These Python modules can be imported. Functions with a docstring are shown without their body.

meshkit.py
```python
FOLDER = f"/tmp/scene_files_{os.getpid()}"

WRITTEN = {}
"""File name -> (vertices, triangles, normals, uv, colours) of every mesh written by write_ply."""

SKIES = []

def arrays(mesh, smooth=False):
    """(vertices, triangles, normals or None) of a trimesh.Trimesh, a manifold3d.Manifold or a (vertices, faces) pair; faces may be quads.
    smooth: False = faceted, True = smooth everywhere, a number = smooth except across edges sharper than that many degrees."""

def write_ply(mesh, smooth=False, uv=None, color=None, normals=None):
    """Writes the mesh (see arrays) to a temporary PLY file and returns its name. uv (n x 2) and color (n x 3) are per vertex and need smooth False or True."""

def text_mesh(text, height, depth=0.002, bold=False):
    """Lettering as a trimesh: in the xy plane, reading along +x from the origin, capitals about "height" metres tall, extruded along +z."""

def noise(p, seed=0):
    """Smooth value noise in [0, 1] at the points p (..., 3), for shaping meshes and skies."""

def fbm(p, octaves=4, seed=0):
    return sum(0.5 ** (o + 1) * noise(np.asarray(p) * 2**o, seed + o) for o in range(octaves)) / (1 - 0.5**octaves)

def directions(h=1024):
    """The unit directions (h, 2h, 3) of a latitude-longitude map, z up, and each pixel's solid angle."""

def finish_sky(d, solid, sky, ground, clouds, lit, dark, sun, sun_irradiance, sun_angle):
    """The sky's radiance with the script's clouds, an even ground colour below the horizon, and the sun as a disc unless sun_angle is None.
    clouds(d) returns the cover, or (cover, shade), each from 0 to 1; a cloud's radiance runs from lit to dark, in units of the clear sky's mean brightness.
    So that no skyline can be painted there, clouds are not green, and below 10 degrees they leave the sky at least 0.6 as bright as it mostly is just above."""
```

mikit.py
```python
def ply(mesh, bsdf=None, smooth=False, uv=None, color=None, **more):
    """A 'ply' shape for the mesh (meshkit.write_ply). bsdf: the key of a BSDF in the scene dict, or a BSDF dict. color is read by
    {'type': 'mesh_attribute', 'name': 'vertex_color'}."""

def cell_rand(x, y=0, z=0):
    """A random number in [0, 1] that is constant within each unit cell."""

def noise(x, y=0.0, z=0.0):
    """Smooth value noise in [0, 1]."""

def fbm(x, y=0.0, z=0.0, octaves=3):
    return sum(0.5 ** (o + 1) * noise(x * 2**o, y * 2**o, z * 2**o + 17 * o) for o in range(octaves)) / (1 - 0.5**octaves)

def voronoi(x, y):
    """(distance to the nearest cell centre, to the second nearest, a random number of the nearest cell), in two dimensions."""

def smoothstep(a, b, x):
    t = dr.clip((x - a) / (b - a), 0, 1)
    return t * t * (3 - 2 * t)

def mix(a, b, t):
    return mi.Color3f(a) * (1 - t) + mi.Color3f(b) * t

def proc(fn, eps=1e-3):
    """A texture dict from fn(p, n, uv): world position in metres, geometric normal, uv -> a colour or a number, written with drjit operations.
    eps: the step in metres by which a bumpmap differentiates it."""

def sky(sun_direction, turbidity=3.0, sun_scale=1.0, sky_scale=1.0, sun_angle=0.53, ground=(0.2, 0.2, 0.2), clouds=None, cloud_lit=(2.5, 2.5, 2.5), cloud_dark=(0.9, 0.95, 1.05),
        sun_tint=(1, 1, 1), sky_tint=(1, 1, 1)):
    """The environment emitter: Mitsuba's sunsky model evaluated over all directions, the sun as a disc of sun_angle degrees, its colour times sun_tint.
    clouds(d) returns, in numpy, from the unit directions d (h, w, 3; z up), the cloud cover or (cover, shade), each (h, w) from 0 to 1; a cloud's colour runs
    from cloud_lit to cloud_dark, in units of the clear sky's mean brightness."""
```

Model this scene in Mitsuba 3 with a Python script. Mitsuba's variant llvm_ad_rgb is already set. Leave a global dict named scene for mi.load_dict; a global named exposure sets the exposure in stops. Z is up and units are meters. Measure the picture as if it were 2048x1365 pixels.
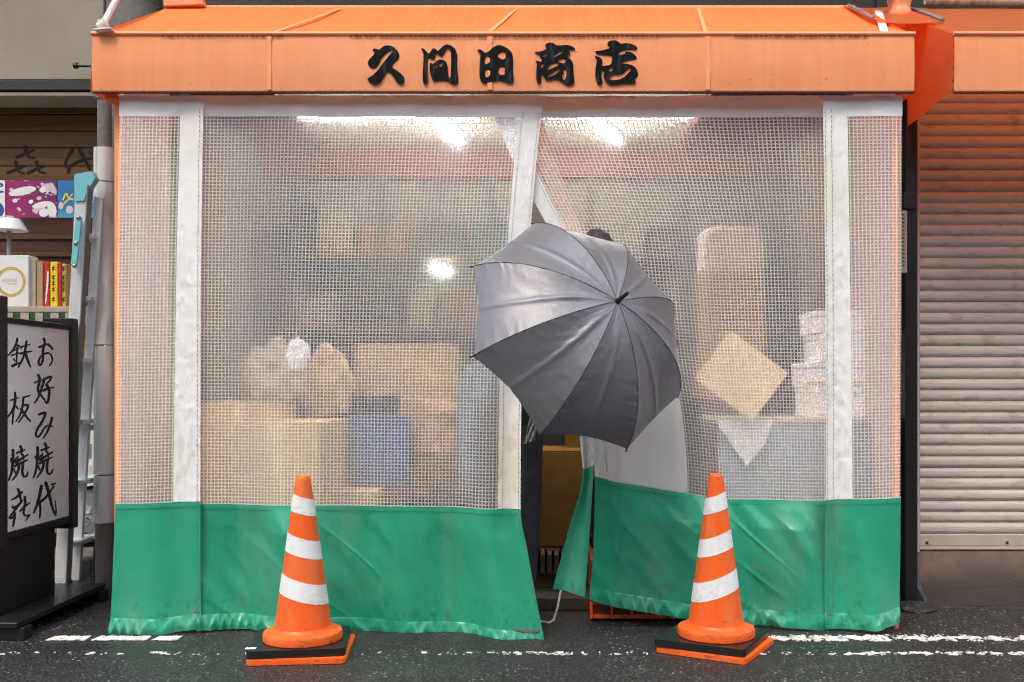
import math, random
import numpy as np, trimesh, drjit as dr, mitsuba as mi, mikit, meshkit
import manifold3d as m3
from shapely.geometry import Polygon, LineString, box as sbox, Point, MultiPoint
from shapely.ops import unary_union
from mikit import proc, noise, fbm, smoothstep, mix

T = mi.ScalarTransform4f
scene, labels = {}, {}
rnd = random.Random(7)
rs = np.random.RandomState(11)

# ------------------------------------------------------------------ camera, light, exposure
F, VX, VY, H = 1991.0, 1100.0, 770.0, 1.07      # focal length and vanishing point in pixels of the 2048 x 1365 photograph, eye height
scene['camera'] = {'type': 'perspective', 'fov': math.degrees(2 * math.atan(1024 / F)), 'fov_axis': 'x', 'near_clip': 0.05, 'far_clip': 500.0,
                   'principal_point_offset_x': (1024 - VX) / 2048, 'principal_point_offset_y': (682.5 - VY) / 1365,
                   'to_world': T().look_at(origin=[0, 0, H], target=[0, 1, H], up=[0, 0, 1])}
scene['sky'] = mikit.sky([-0.25, -0.55, 0.8], turbidity=4, sun_scale=0.2, sun_angle=24, clouds=lambda d: (np.ones(d.shape[:2]), 1 - np.clip(d[..., 2], 0, 1)),
                         cloud_lit=(1.95, 2.08, 2.28), cloud_dark=(1.05, 1.12, 1.23), sky_tint=(0.92, 1.0, 1.12))   # an overcast sky is about twice as bright overhead as at the horizon
exposure = 3.0


def at(px, py, Y):
    """the world point at depth Y that the photograph shows at pixel (px, py)"""
    return np.array([(px - VX) * Y / F, Y, H - (py - VY) * Y / F])


def gx(px, Y): return (px - VX) * Y / F
def gz(py, Y): return H - (py - VY) * Y / F


# ------------------------------------------------------------------ helpers
def key_of(name):
    if name not in scene and name not in labels:
        return name
    k = 1
    while f'{name}_{k:03d}' in scene or f'{name}_{k:03d}' in labels:
        k += 1
    return f'{name}_{k:03d}'


def thing(name, label, cat, group=None):
    k = key_of(name)
    labels[k] = {'label': label, 'category': cat}
    if group: labels[k]['group'] = group
    return k


def obj(name, mesh, bsdf, parent=None, smooth=False, uv=None, label=None, kind=None, **more):
    k = key_of(f'{parent}__{name}' if parent else name)
    scene[k] = mikit.ply(mesh, bsdf, smooth=smooth, uv=uv, **more)
    if label or kind: labels[k] = {}
    if label: labels[k]['label'] = label
    if kind: labels[k]['kind'] = kind
    return k


def one(name, label, cat, mesh, bsdf, smooth=False, group=None, **more):
    k = key_of(name)
    scene[k] = mikit.ply(mesh, bsdf, smooth=smooth, **more)
    labels[k] = {'label': label, 'category': cat}
    if group: labels[k]['group'] = group
    return k


def struct(name, mesh, bsdf, smooth=False, **more):
    k = key_of(name)
    scene[k] = mikit.ply(mesh, bsdf, smooth=smooth, **more)
    labels[k] = {'kind': 'structure'}
    return k


def cat(*ms): return trimesh.util.concatenate([m for m in ms if m is not None])


def box(x0, x1, y0, y1, z0, z1, c=0.004):
    """a box with chamfered edges"""
    c = min(c, 0.3 * min(x1 - x0, y1 - y0, z1 - z0))
    if c <= 0.0004:
        m = trimesh.creation.box((x1 - x0, y1 - y0, z1 - z0)); m.apply_translation(((x0 + x1) / 2, (y0 + y1) / 2, (z0 + z1) / 2)); return m
    pts = []
    for sx in (0, 1):
        for sy in (0, 1):
            for sz in (0, 1):
                p = np.array([(x0, x1)[sx], (y0, y1)[sy], (z0, z1)[sz]])
                d = np.array([c * (1 - 2 * sx), c * (1 - 2 * sy), c * (1 - 2 * sz)])
                for k in range(3):
                    q = p + d; q[k] = p[k]; pts.append(q)
    return trimesh.convex.convex_hull(np.array(pts))


def rot(m, axis, deg, about=(0, 0, 0)):
    m = m.copy(); m.apply_transform(trimesh.transformations.rotation_matrix(math.radians(deg), axis, about)); return m


def move(m, x=0, y=0, z=0):
    m = m.copy(); m.apply_translation((x, y, z)); return m


def tube(points, r, n=10, closed_ends=True):
    """a tube along a polyline; r is a number or one radius per point"""
    p = np.asarray(points, float); r = np.broadcast_to(np.asarray(r, float), (len(p),))
    t = np.gradient(p, axis=0); t /= np.linalg.norm(t, axis=1, keepdims=True)
    ref = np.array([0, 0, 1.0]) if abs(t[0][2]) < 0.9 else np.array([1.0, 0, 0])
    a = np.arange(n) * 2 * np.pi / n
    V = []
    for i in range(len(p)):
        u = np.cross(t[i], ref); u /= np.linalg.norm(u); w = np.cross(t[i], u)
        V.append(p[i] + r[i] * (np.cos(a)[:, None] * u + np.sin(a)[:, None] * w))
    V = np.vstack(V); fs = []
    for i in range(len(p) - 1):
        for k in range(n):
            q = (k + 1) % n
            fs += [[i * n + k, i * n + q, (i + 1) * n + q], [i * n + k, (i + 1) * n + q, (i + 1) * n + k]]
    if closed_ends:
        V = np.vstack([V, p[:1], p[-1:]]); c0, c1 = len(V) - 2, len(V) - 1
        for k in range(n):
            q = (k + 1) % n
            fs += [[c0, q, k], [c1, (len(p) - 1) * n + k, (len(p) - 1) * n + q]]
    m = trimesh.Trimesh(V, fs, process=False); trimesh.repair.fix_normals(m) if closed_ends else None
    return m


def beam(p, q, w, d, up=(0, 0, 1), c=0.002):
    """a bar of section w x d from p to q"""
    p, q = np.asarray(p, float), np.asarray(q, float); L = np.linalg.norm(q - p)
    m = box(-w / 2, w / 2, -d / 2, d / 2, 0, L, c)
    z = (q - p) / L; x = np.cross(np.asarray(up, float), z)
    x = x / np.linalg.norm(x) if np.linalg.norm(x) > 1e-6 else np.array([1.0, 0, 0]); y = np.cross(z, x)
    M = np.eye(4); M[:3, 0], M[:3, 1], M[:3, 2], M[:3, 3] = x, y, z, p
    m.apply_transform(M); return m


def lathe(profile, n=48, cx=0, cy=0, cz=0):
    m = trimesh.creation.revolve(np.asarray(profile, float), sections=n); m.apply_translation((cx, cy, cz)); return m


def prism(poly, depth):
    return cat(*[trimesh.creation.extrude_polygon(g, depth, engine='earcut') for g in getattr(poly, 'geoms', [poly]) if g.area > 1e-9])


def grid(P, flip=False):
    """(vertices, triangles) of a grid of points P (n, m, 3)"""
    n, m = P.shape[:2]; i = np.arange(n * m).reshape(n, m)
    a, b, c, d = i[:-1, :-1].ravel(), i[1:, :-1].ravel(), i[1:, 1:].ravel(), i[:-1, 1:].ravel()
    f = np.vstack([np.stack([a, b, c], 1), np.stack([a, c, d], 1)])
    return trimesh.Trimesh(P.reshape(-1, 3), f[:, ::-1] if flip else f, process=False)


def chaikin(p, k=2):
    p = np.asarray(p, float)
    for _ in range(k):
        q = np.empty((2 * len(p), 2)); q[0], q[-1] = p[0], p[-1]
        q[1:-1:2] = 0.75 * p[:-1] + 0.25 * p[1:]; q[2:-1:2] = 0.25 * p[:-1] + 0.75 * p[1:]
        p = q
    return p


def brush(strokes, taper=0.55):
    """brush strokes [(points, width)] as one shapely shape"""
    out = []
    for pts, w in strokes:
        p = chaikin(pts) if len(pts) > 2 else np.asarray(pts, float)
        L = np.concatenate([[0], np.cumsum(np.linalg.norm(np.diff(p, axis=0), axis=1))]); L = L / max(L[-1], 1e-9)
        wd = w * (1.08 - (1 - taper) * L ** 2) / 2
        c = [Point(*q).buffer(r, 6) for q, r in zip(p, wd)]
        out += [a.union(b).convex_hull for a, b in zip(c, c[1:])]
    return unary_union(out)


def smooth_poly(outer, holes=(), r=7):
    s = Polygon(chaikin(list(outer) + [outer[0]], 2)[:-1]).buffer(0)
    for h in holes:
        s = s.difference(Polygon(chaikin(list(h) + [h[0]], 2)[:-1]).buffer(0))
    return s.buffer(r).buffer(-2 * r).buffer(r).simplify(0.8)


# ------------------------------------------------------------------ materials
def rgb(c): return {'type': 'rgb', 'value': list(map(float, c))}


def mat(name, color, rough=0.6, two=True, bump=None, bump_scale=1.0, **kw):
    b = {'type': 'principled', 'base_color': color if isinstance(color, dict) else rgb(color), 'roughness': rough if isinstance(rough, dict) else float(rough), **kw}
    if bump is not None: b = {'type': 'bumpmap', 'tex': bump, 'scale': bump_scale, 'inner': b}
    scene[name] = {'type': 'twosided', 'inner': b} if two else b
    return name


def thin(name, color, trans, rough=0.6, **kw):
    scene[name] = {'type': 'principledthin', 'base_color': color if isinstance(color, dict) else rgb(color), 'roughness': float(rough), 'diff_trans': float(trans), **kw}
    return name


def asphalt(p, n, uv):
    v = mikit.voronoi(p.x * 120, p.y * 120)
    w = mikit.voronoi(p.x * 70 + 5, p.y * 70)
    base = mix((0.010, 0.0105, 0.012), (0.030, 0.030, 0.031), fbm(p.x * 3, p.y * 3) * 0.6 + 0.3 * v[2])
    base = mix(base, (0.13, 0.128, 0.122), smoothstep(0.60, 0.95, v[2]) * smoothstep(0.55, 0.25, v[0]) * (0.25 + 0.75 * noise(p.x * 14, p.y * 14)))
    base = mix(base, (0.34, 0.33, 0.31), smoothstep(0.93, 0.98, w[2]) * smoothstep(0.40, 0.22, w[0]) * smoothstep(0.3, 0.7, noise(p.x * 7, p.y * 7)))
    return mix(base, (0.009, 0.009, 0.010), smoothstep(0.55, 0.78, fbm(p.x * 1.3 + 4, p.y * 2.2)) * 0.5)


def asphalt_bump(p, n, uv):
    v = mikit.voronoi(p.x * 120, p.y * 120)
    return (1 - v[0]) * 0.5 + v[2] * 0.4 + noise(p.x * 6, p.y * 6) * 0.6


def asphalt_rough(p, n, uv): return 0.30 + 0.30 * smoothstep(0.35, 0.7, fbm(p.x * 1.7, p.y * 2.1))


mat('m_asphalt', proc(asphalt), proc(asphalt_rough), bump=proc(asphalt_bump, eps=2e-3), bump_scale=0.006, specular=0.55)


def paint_col(p, n, uv): return mix((0.75, 0.75, 0.73), (0.28, 0.28, 0.27), smoothstep(0.5, 0.8, fbm(p.x * 40, p.y * 40)))


mat('m_paint', proc(paint_col), 0.5)


def orange_front(p, n, uv):
    s = fbm(p.x * 55, p.z * 2.2)
    c = mix((0.86, 0.30, 0.125), (0.88, 0.37, 0.18), smoothstep(0.3, 0.8, s) * 0.45)
    c = mix(c, (0.88, 0.42, 0.24), smoothstep(0.40, 0.75, fbm(p.x * 1.1, p.z * 4)) * 0.35)
    return mix(c, (0.45, 0.16, 0.08), smoothstep(0.80, 0.92, fbm(p.x * 34, p.z * 60 + p.y * 50)) * 0.5)


def orange_cloth(p, n, uv):
    return mix((0.90, 0.19, 0.040), (0.90, 0.25, 0.07), fbm(p.x * 55, p.z * 2.2))


def orange_sheen(p, n, uv):
    return mix((0.82, 0.28, 0.13), (0.85, 0.35, 0.19), fbm(p.x * 3, p.y * 5))


scene['m_awning'] = {'type': 'blendbsdf', 'weight': 0.22, 'cloth': {'type': 'principledthin', 'base_color': proc(orange_cloth), 'roughness': 0.7, 'diff_trans': 1.7},
                     'gloss': {'type': 'twosided', 'inner': {'type': 'principled', 'base_color': proc(orange_sheen), 'roughness': 0.3, 'specular': 0.8}}}
scene['m_awning_lined'] = {**scene['m_awning'], 'cloth': {**scene['m_awning']['cloth'], 'diff_trans': 0.6, 'base_color': proc(orange_cloth)}}
mat('m_valance', proc(orange_front), 0.55, specular=0.35)
mat('m_awning_solid', proc(orange_front), 0.4)
mat('m_awning_edge', (0.86, 0.36, 0.19), 0.35)
mat('m_awning_seam', (0.87, 0.34, 0.16), 0.5)
mat('m_tape_white', (0.82, 0.70, 0.64), 0.35)
mat('m_dirt_line', (0.10, 0.035, 0.02), 0.8)


def black_lac(p, n, uv): return mix((0.004, 0.004, 0.006), (0.022, 0.028, 0.036), smoothstep(0.55, 0.8, fbm(p.x * 90, p.z * 16)))


mat('m_letter', proc(black_lac), 0.6, specular=0.12)
mat('m_ink', (0.012, 0.011, 0.013), 0.6)


def white_vinyl(p, n, uv):
    c = mix((0.87, 0.88, 0.89), (0.80, 0.79, 0.76), smoothstep(0.45, 0.8, fbm(p.x * 5, p.z * 3)))
    c = mix(c, (0.46, 0.41, 0.33), smoothstep(0.50, 0.75, fbm(p.x * 40, p.z * 16)) * smoothstep(1.6, 0.6, p.z) * 0.32)
    return mix(c, (0.35, 0.30, 0.26), smoothstep(0.50, 0.75, fbm(p.x * 18, p.z * 30)) * smoothstep(2.295, 2.345, p.z) * 0.9)


mat('m_patch', proc(lambda p, n, uv: mix((0.80, 0.77, 0.75), (0.70, 0.66, 0.63), fbm(p.x * 4, p.z * 4))), 0.4)


def pucker(p, n, uv): return fbm((p.x + p.z) * 22, (p.z - p.x) * 30)


mat('m_white_vinyl', proc(white_vinyl), 0.42, bump=proc(pucker, eps=2e-3), bump_scale=0.0035)


def green_vinyl(p, n, uv):
    c = mix((0.016, 0.31, 0.18), (0.035, 0.40, 0.25), fbm(p.x * 2.2, p.z * 2.2))
    c = mix(c, (0.10, 0.36, 0.24), smoothstep(0.45, 0.80, fbm(p.x * 9, p.z * 2.0)) * 0.5)
    return mix(c, (0.02, 0.12, 0.08), smoothstep(0.25, 0.02, p.z) * smoothstep(0.55, 0.85, fbm(p.x * 60, p.z * 40)) * 0.5)


mat('m_green', proc(green_vinyl), 0.26, specular=0.75, bump=proc(lambda p, n, uv: fbm(p.x * 16 + p.z * 9, p.z * 11 - p.x * 5), eps=3e-3), bump_scale=0.004)
scene['m_thread'] = {'type': 'mask', 'opacity': 0.8, 'yarn': {'type': 'principledthin', 'base_color': rgb((0.90, 0.90, 0.90)), 'roughness': 0.5, 'diff_trans': 0.5}}   # translucent polyester yarn in the film
scene['m_film'] = {'type': 'blendbsdf', 'weight': proc(lambda p, n, uv: 0.22 + 0.28 * smoothstep(0.3, 0.75, fbm(p.x * 3.1, p.z * 1.7 + p.x))), 'clear': {'type': 'thindielectric', 'int_ior': 1.5}, 'milky': {'type': 'principledthin', 'base_color': rgb((0.93, 0.93, 0.94)), 'roughness': 0.14, 'spec_trans': 0.985, 'eta': 1.5, 'diff_trans': 0.9}}   # PVC film: part clear, part scattering a little
mat('m_stitch', (0.20, 0.14, 0.10), 0.8)
mat('m_stitch_green', (0.004, 0.10, 0.055), 0.7)
mat('m_black', (0.012, 0.012, 0.014), 0.35)
mat('m_black_rough', (0.016, 0.015, 0.016), 0.7)
mat('m_cone_orange', proc(lambda p, n, uv: mix(mix((0.86, 0.128, 0.016), (0.80, 0.18, 0.05), smoothstep(0.45, 0.8, fbm(p.x * 14, p.y * 14, p.z * 6))), (0.22, 0.07, 0.03), smoothstep(0.62, 0.74, fbm(p.x * 30 + p.y * 12, p.y * 30, p.z * 70)) * smoothstep(0.22, 0.05, p.z) * 0.5)), 0.38)
mat('m_reflective', proc(lambda p, n, uv: mix((0.80, 0.82, 0.86), (0.66, 0.66, 0.68), smoothstep(0.42, 0.75, fbm(p.x * 50, p.y * 50, p.z * 70)) * smoothstep(0.2, 0.8, noise(p.x * 11, p.y * 11, p.z * 9)))), 0.35)


def umb_col(p, n, uv):
    return mix((0.165, 0.163, 0.19), (0.22, 0.218, 0.25), fbm(p.x * 6, p.y * 6, p.z * 6)) * (0.94 + 0.12 * noise(p.x * 300, p.y * 300, p.z * 300))


mat('m_umbrella', proc(umb_col), 0.45, metallic=0.5, specular=0.9)
mat('m_umbrella_seam', (0.02, 0.02, 0.023), 0.5)
mat('m_steel', (0.45, 0.45, 0.46), 0.35, metallic=0.9)
mat('m_alu', proc(lambda p, n, uv: mix((0.74, 0.77, 0.80), (0.58, 0.61, 0.64), fbm(p.x * 30, p.y * 30, p.z * 5))), 0.45, metallic=0.15)
mat('m_cyan', (0.18, 0.54, 0.64), 0.4)


def beige_wall(p, n, uv):
    c = mix((0.27, 0.24, 0.205), (0.33, 0.30, 0.255), fbm(p.x * 4, p.z * 4))
    return mix(c, (0.20, 0.17, 0.15), smoothstep(0.5, 0.85, fbm(p.x * 8, p.z * 1.2)) * 0.4)


mat('m_beige_wall', proc(beige_wall), 0.9, bump=proc(lambda p, n, uv: noise(p.x * 180, p.z * 180), eps=2e-3), bump_scale=0.003)


def wood(p, n, uv):
    r = mikit.cell_rand(dr.floor(p.z * 10.7), 3, 5)
    g = fbm(p.x * 3 + r * 30, p.z * 70 + r * 9, p.y * 20)
    return mix((0.16, 0.075, 0.024), (0.26, 0.135, 0.045), g) * (0.8 + 0.35 * r)


mat('m_wood', proc(wood), 0.55)
mat('m_dark_wood', proc(lambda p, n, uv: mix((0.075, 0.026, 0.014), (0.13, 0.05, 0.028), fbm(p.x * 4, p.z * 60))), 0.6)


def concrete(p, n, uv):
    c = mix((0.10, 0.095, 0.088), (0.20, 0.19, 0.175), fbm(p.x * 7, p.y * 7, p.z * 7, 4))
    return mix(c, (0.05, 0.047, 0.045), smoothstep(0.55, 0.8, fbm(p.x * 3, p.y * 3, p.z * 1.1)) * 0.8)


mat('m_concrete', proc(concrete), 0.75, bump=proc(lambda p, n, uv: fbm(p.x * 60, p.y * 60, p.z * 60), eps=2e-3), bump_scale=0.006)


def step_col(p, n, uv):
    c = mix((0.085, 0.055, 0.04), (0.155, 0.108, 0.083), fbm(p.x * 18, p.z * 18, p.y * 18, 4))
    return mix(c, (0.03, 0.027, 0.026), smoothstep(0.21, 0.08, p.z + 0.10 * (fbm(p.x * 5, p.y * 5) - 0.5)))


mat('m_step', proc(step_col), 0.55, bump=proc(lambda p, n, uv: fbm(p.x * 50, p.y * 50, p.z * 50), eps=2e-3), bump_scale=0.006)


def pipe_col(p, n, uv):
    c = mix((0.58, 0.58, 0.57), (0.66, 0.66, 0.65), fbm(p.x * 8, p.z * 2))
    return mix(c, (0.28, 0.27, 0.26), smoothstep(0.55, 0.8, fbm(p.x * 40, p.z * 4)) * 0.6)


mat('m_pipe', proc(pipe_col), 0.5)


def shutter_col(p, n, uv):
    r = mikit.cell_rand(dr.floor((p.z - 0.253) / 0.0561 + 0.002), 1, 2)
    c = mix((0.50, 0.455, 0.43), (0.57, 0.525, 0.50), r * 0.6 + 0.4 * fbm(p.x * 2.5, p.z * 9))
    return mix(c, (0.20, 0.13, 0.09), smoothstep(0.55, 0.85, fbm(p.x * 14, p.z * 40)) * 0.35)


mat('m_shutter', proc(shutter_col), 0.45)
mat('m_shutter_gap', (0.02, 0.014, 0.011), 0.8)
mat('m_jamb', proc(lambda p, n, uv: mix((0.46, 0.39, 0.35), (0.54, 0.48, 0.43), fbm(p.x * 9, p.z * 3))), 0.5)


def card(p, n, uv): return mix((0.42, 0.29, 0.15), (0.52, 0.37, 0.20), fbm(p.x * 3 + p.y * 2, p.z * 26, p.y * 3))


mat('m_card', proc(card), 0.85)
mat('m_card_tape', (0.62, 0.48, 0.27), 0.3)
mat('m_mustard', proc(lambda p, n, uv: mix((0.15, 0.08, 0.014), (0.21, 0.115, 0.022), fbm(p.x * 4, p.z * 12))), 0.8)
mat('m_blue', (0.030, 0.085, 0.24), 0.5)
mat('m_navy', proc(lambda p, n, uv: mix((0.018, 0.020, 0.030), (0.040, 0.042, 0.058), fbm(p.x * 12, p.y * 12, p.z * 12))), 0.7, sheen=0.4)
mat('m_skin', (0.55, 0.34, 0.25), 0.5)
mat('m_hair', proc(lambda p, n, uv: mix((0.006, 0.005, 0.005), (0.03, 0.024, 0.02), noise(p.x * 160, p.y * 160, p.z * 20))), 0.45)
mat('m_shoe', (0.015, 0.013, 0.012), 0.35)
mat('m_eye', (0.7, 0.7, 0.68), 0.2)
mat('m_lip', (0.42, 0.19, 0.16), 0.5)
mat('m_grey_plastic', (0.34, 0.35, 0.37), 0.25, specular=0.8)
mat('m_styro', proc(lambda p, n, uv: mix((0.88, 0.89, 0.91), (0.82, 0.84, 0.87), fbm(p.x * 20, p.y * 20, p.z * 20))), 0.6)
mat('m_counter', proc(lambda p, n, uv: mix((0.23, 0.27, 0.31), (0.30, 0.34, 0.38), fbm(p.x * 5, p.z * 1.2))), 0.5)
mat('m_cloth_white', (0.74, 0.73, 0.70), 0.8)
mat('m_kraft', proc(lambda p, n, uv: mix((0.50, 0.36, 0.19), (0.58, 0.43, 0.25), fbm(p.x * 9, p.z * 9))), 0.8)
mat('m_pink', (0.62, 0.52, 0.51), 0.6)
mat('m_red', (0.17, 0.034, 0.026), 0.6)
mat('m_ceiling', (0.66, 0.57, 0.43), 0.8)
mat('m_back_wall', proc(lambda p, n, uv: mix((0.11, 0.095, 0.08), (0.20, 0.175, 0.145), fbm(p.x * 2, p.z * 2))), 0.9)
mat('m_slate', (0.10, 0.14, 0.20), 0.7)
mat('m_dark', (0.03, 0.027, 0.025), 0.7)
mat('m_floor_in', (0.09, 0.07, 0.055), 0.6)
mat('m_brown', proc(lambda p, n, uv: mix((0.09, 0.05, 0.03), (0.15, 0.09, 0.055), fbm(p.x * 6, p.y * 5, p.z * 30))), 0.7)
mat('m_grey', (0.20, 0.20, 0.20), 0.6)
mat('m_cream', (0.38, 0.34, 0.27), 0.6)
mat('m_dkgreen', (0.02, 0.06, 0.04), 0.6)
mat('m_tan', (0.42, 0.26, 0.15), 0.6)
mat('m_arm', (0.55, 0.38, 0.25), 0.5)
mat('m_paper', (0.74, 0.74, 0.75), 0.6)
mat('m_panel_white', proc(lambda p, n, uv: mix((0.74, 0.765, 0.80), (0.80, 0.83, 0.86), fbm(p.y * 3, p.z * 2))), 0.3)
mat('m_gold', (0.55, 0.40, 0.12), 0.5)
mat('m_yellow', (0.78, 0.60, 0.02), 0.5)
mat('m_bookred', (0.50, 0.03, 0.025), 0.5)
mat('m_bluepaper', proc(lambda p, n, uv: mix((0.02, 0.16, 0.42), (0.10, 0.42, 0.60), smoothstep(2.05, 1.92, p.z))), 0.45)


def magenta(p, n, uv):
    c = mix((0.30, 0.015, 0.13), (0.17, 0.02, 0.12), smoothstep(-2.92, -2.68, p.x))
    return mix(c, (0.62, 0.50, 0.56), smoothstep(0.60, 0.68, fbm(p.x * 26 + p.z * 20, p.z * 34 - p.x * 10)))


mat('m_magenta', proc(magenta), 0.45)
mat('m_side_tarp', (0.72, 0.30, 0.22), 0.6)
thin('m_side_sheet', (0.60, 0.46, 0.44), 0.8, 0.6)
mat('m_upper_dark', proc(lambda p, n, uv: mix((0.012, 0.010, 0.009), (0.03, 0.024, 0.02), fbm(p.x * 3, p.z * 8))), 0.6)
scene['m_glass'] = {'type': 'thindielectric', 'int_ior': 1.3}
mat('m_green_deep', (0.015, 0.05, 0.03), 0.6)

# ------------------------------------------------------------------ road and its painted lines
road = struct('road', trimesh.Trimesh([[-60, -60, 0], [60, -60, 0], [60, 60, 0], [-60, 60, 0]], [[0, 1, 2], [0, 2, 3]]), 'm_asphalt')


def worn_line(x0, x1, y0, y1, keep, seed, cell=0.0055, z=0.004):
    xs, ys = np.arange(x0, x1, cell), np.arange(y0, y1, cell)
    X, Yg = np.meshgrid(xs, ys)
    q = np.stack([X, Yg, X * 0], -1)
    n = 0.50 * meshkit.fbm(q * 34, 3, seed) + 0.30 * meshkit.noise(q * 120, seed + 5) + 0.2 * meshkit.noise(q * [3, 3, 1], seed + 9)
    e = np.minimum(Yg - y0, y1 - Yg) / (y1 - y0) * 2
    on = (n + 0.30 * np.clip(e, 0, 0.6)) > keep
    bx = [sbox(a - cell * .55, b - cell * .55, a + cell * .55, b + cell * .55) for a, b in zip(X[on], Yg[on])]
    return move(prism(unary_union(bx).buffer(0.002).buffer(-0.0015).simplify(0.0012), 0.0022), 0, 0, z - 0.0022)


obj('painted_line', worn_line(0.90, 2.9, 4.145, 4.25, 0.64, 1), 'm_paint', road, label='worn white line at the edge of the road right of the cones')
obj('painted_line', worn_line(-2.2, 2.6, 3.92, 3.99, 0.775, 2), 'm_paint', road, label='faint broken white line nearer the camera')
for a, b in ((95, 178), (186, 262), (254, 300), (306, 362)):
    q = [(gx(a, 4.17), 4.155 + .004 * rnd.random()), (gx(b - 6, 4.17), 4.155), (gx(b, 4.21), 4.225), (gx(a + 14, 4.21), 4.225)]
    pl = Polygon(q).buffer(0.008).buffer(-0.006)
    for _ in range(26):
        pl = pl.difference(Point(rnd.uniform(q[0][0], q[1][0] + .03), rnd.choice([4.152, 4.228]) + rnd.uniform(-.004, .004)).buffer(rnd.uniform(.003, .010)))
    obj('painted_dash', move(prism(pl, 0.003), 0, 0, 0.002), 'm_paint', road)

# ------------------------------------------------------------------ awnings
YV, YB = 4.24, 5.06
ZF, ZB, ZV = gz(69, YV), gz(17, YB), gz(183, YV)
slope = (ZB - ZF) / (YB - YV)


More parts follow.
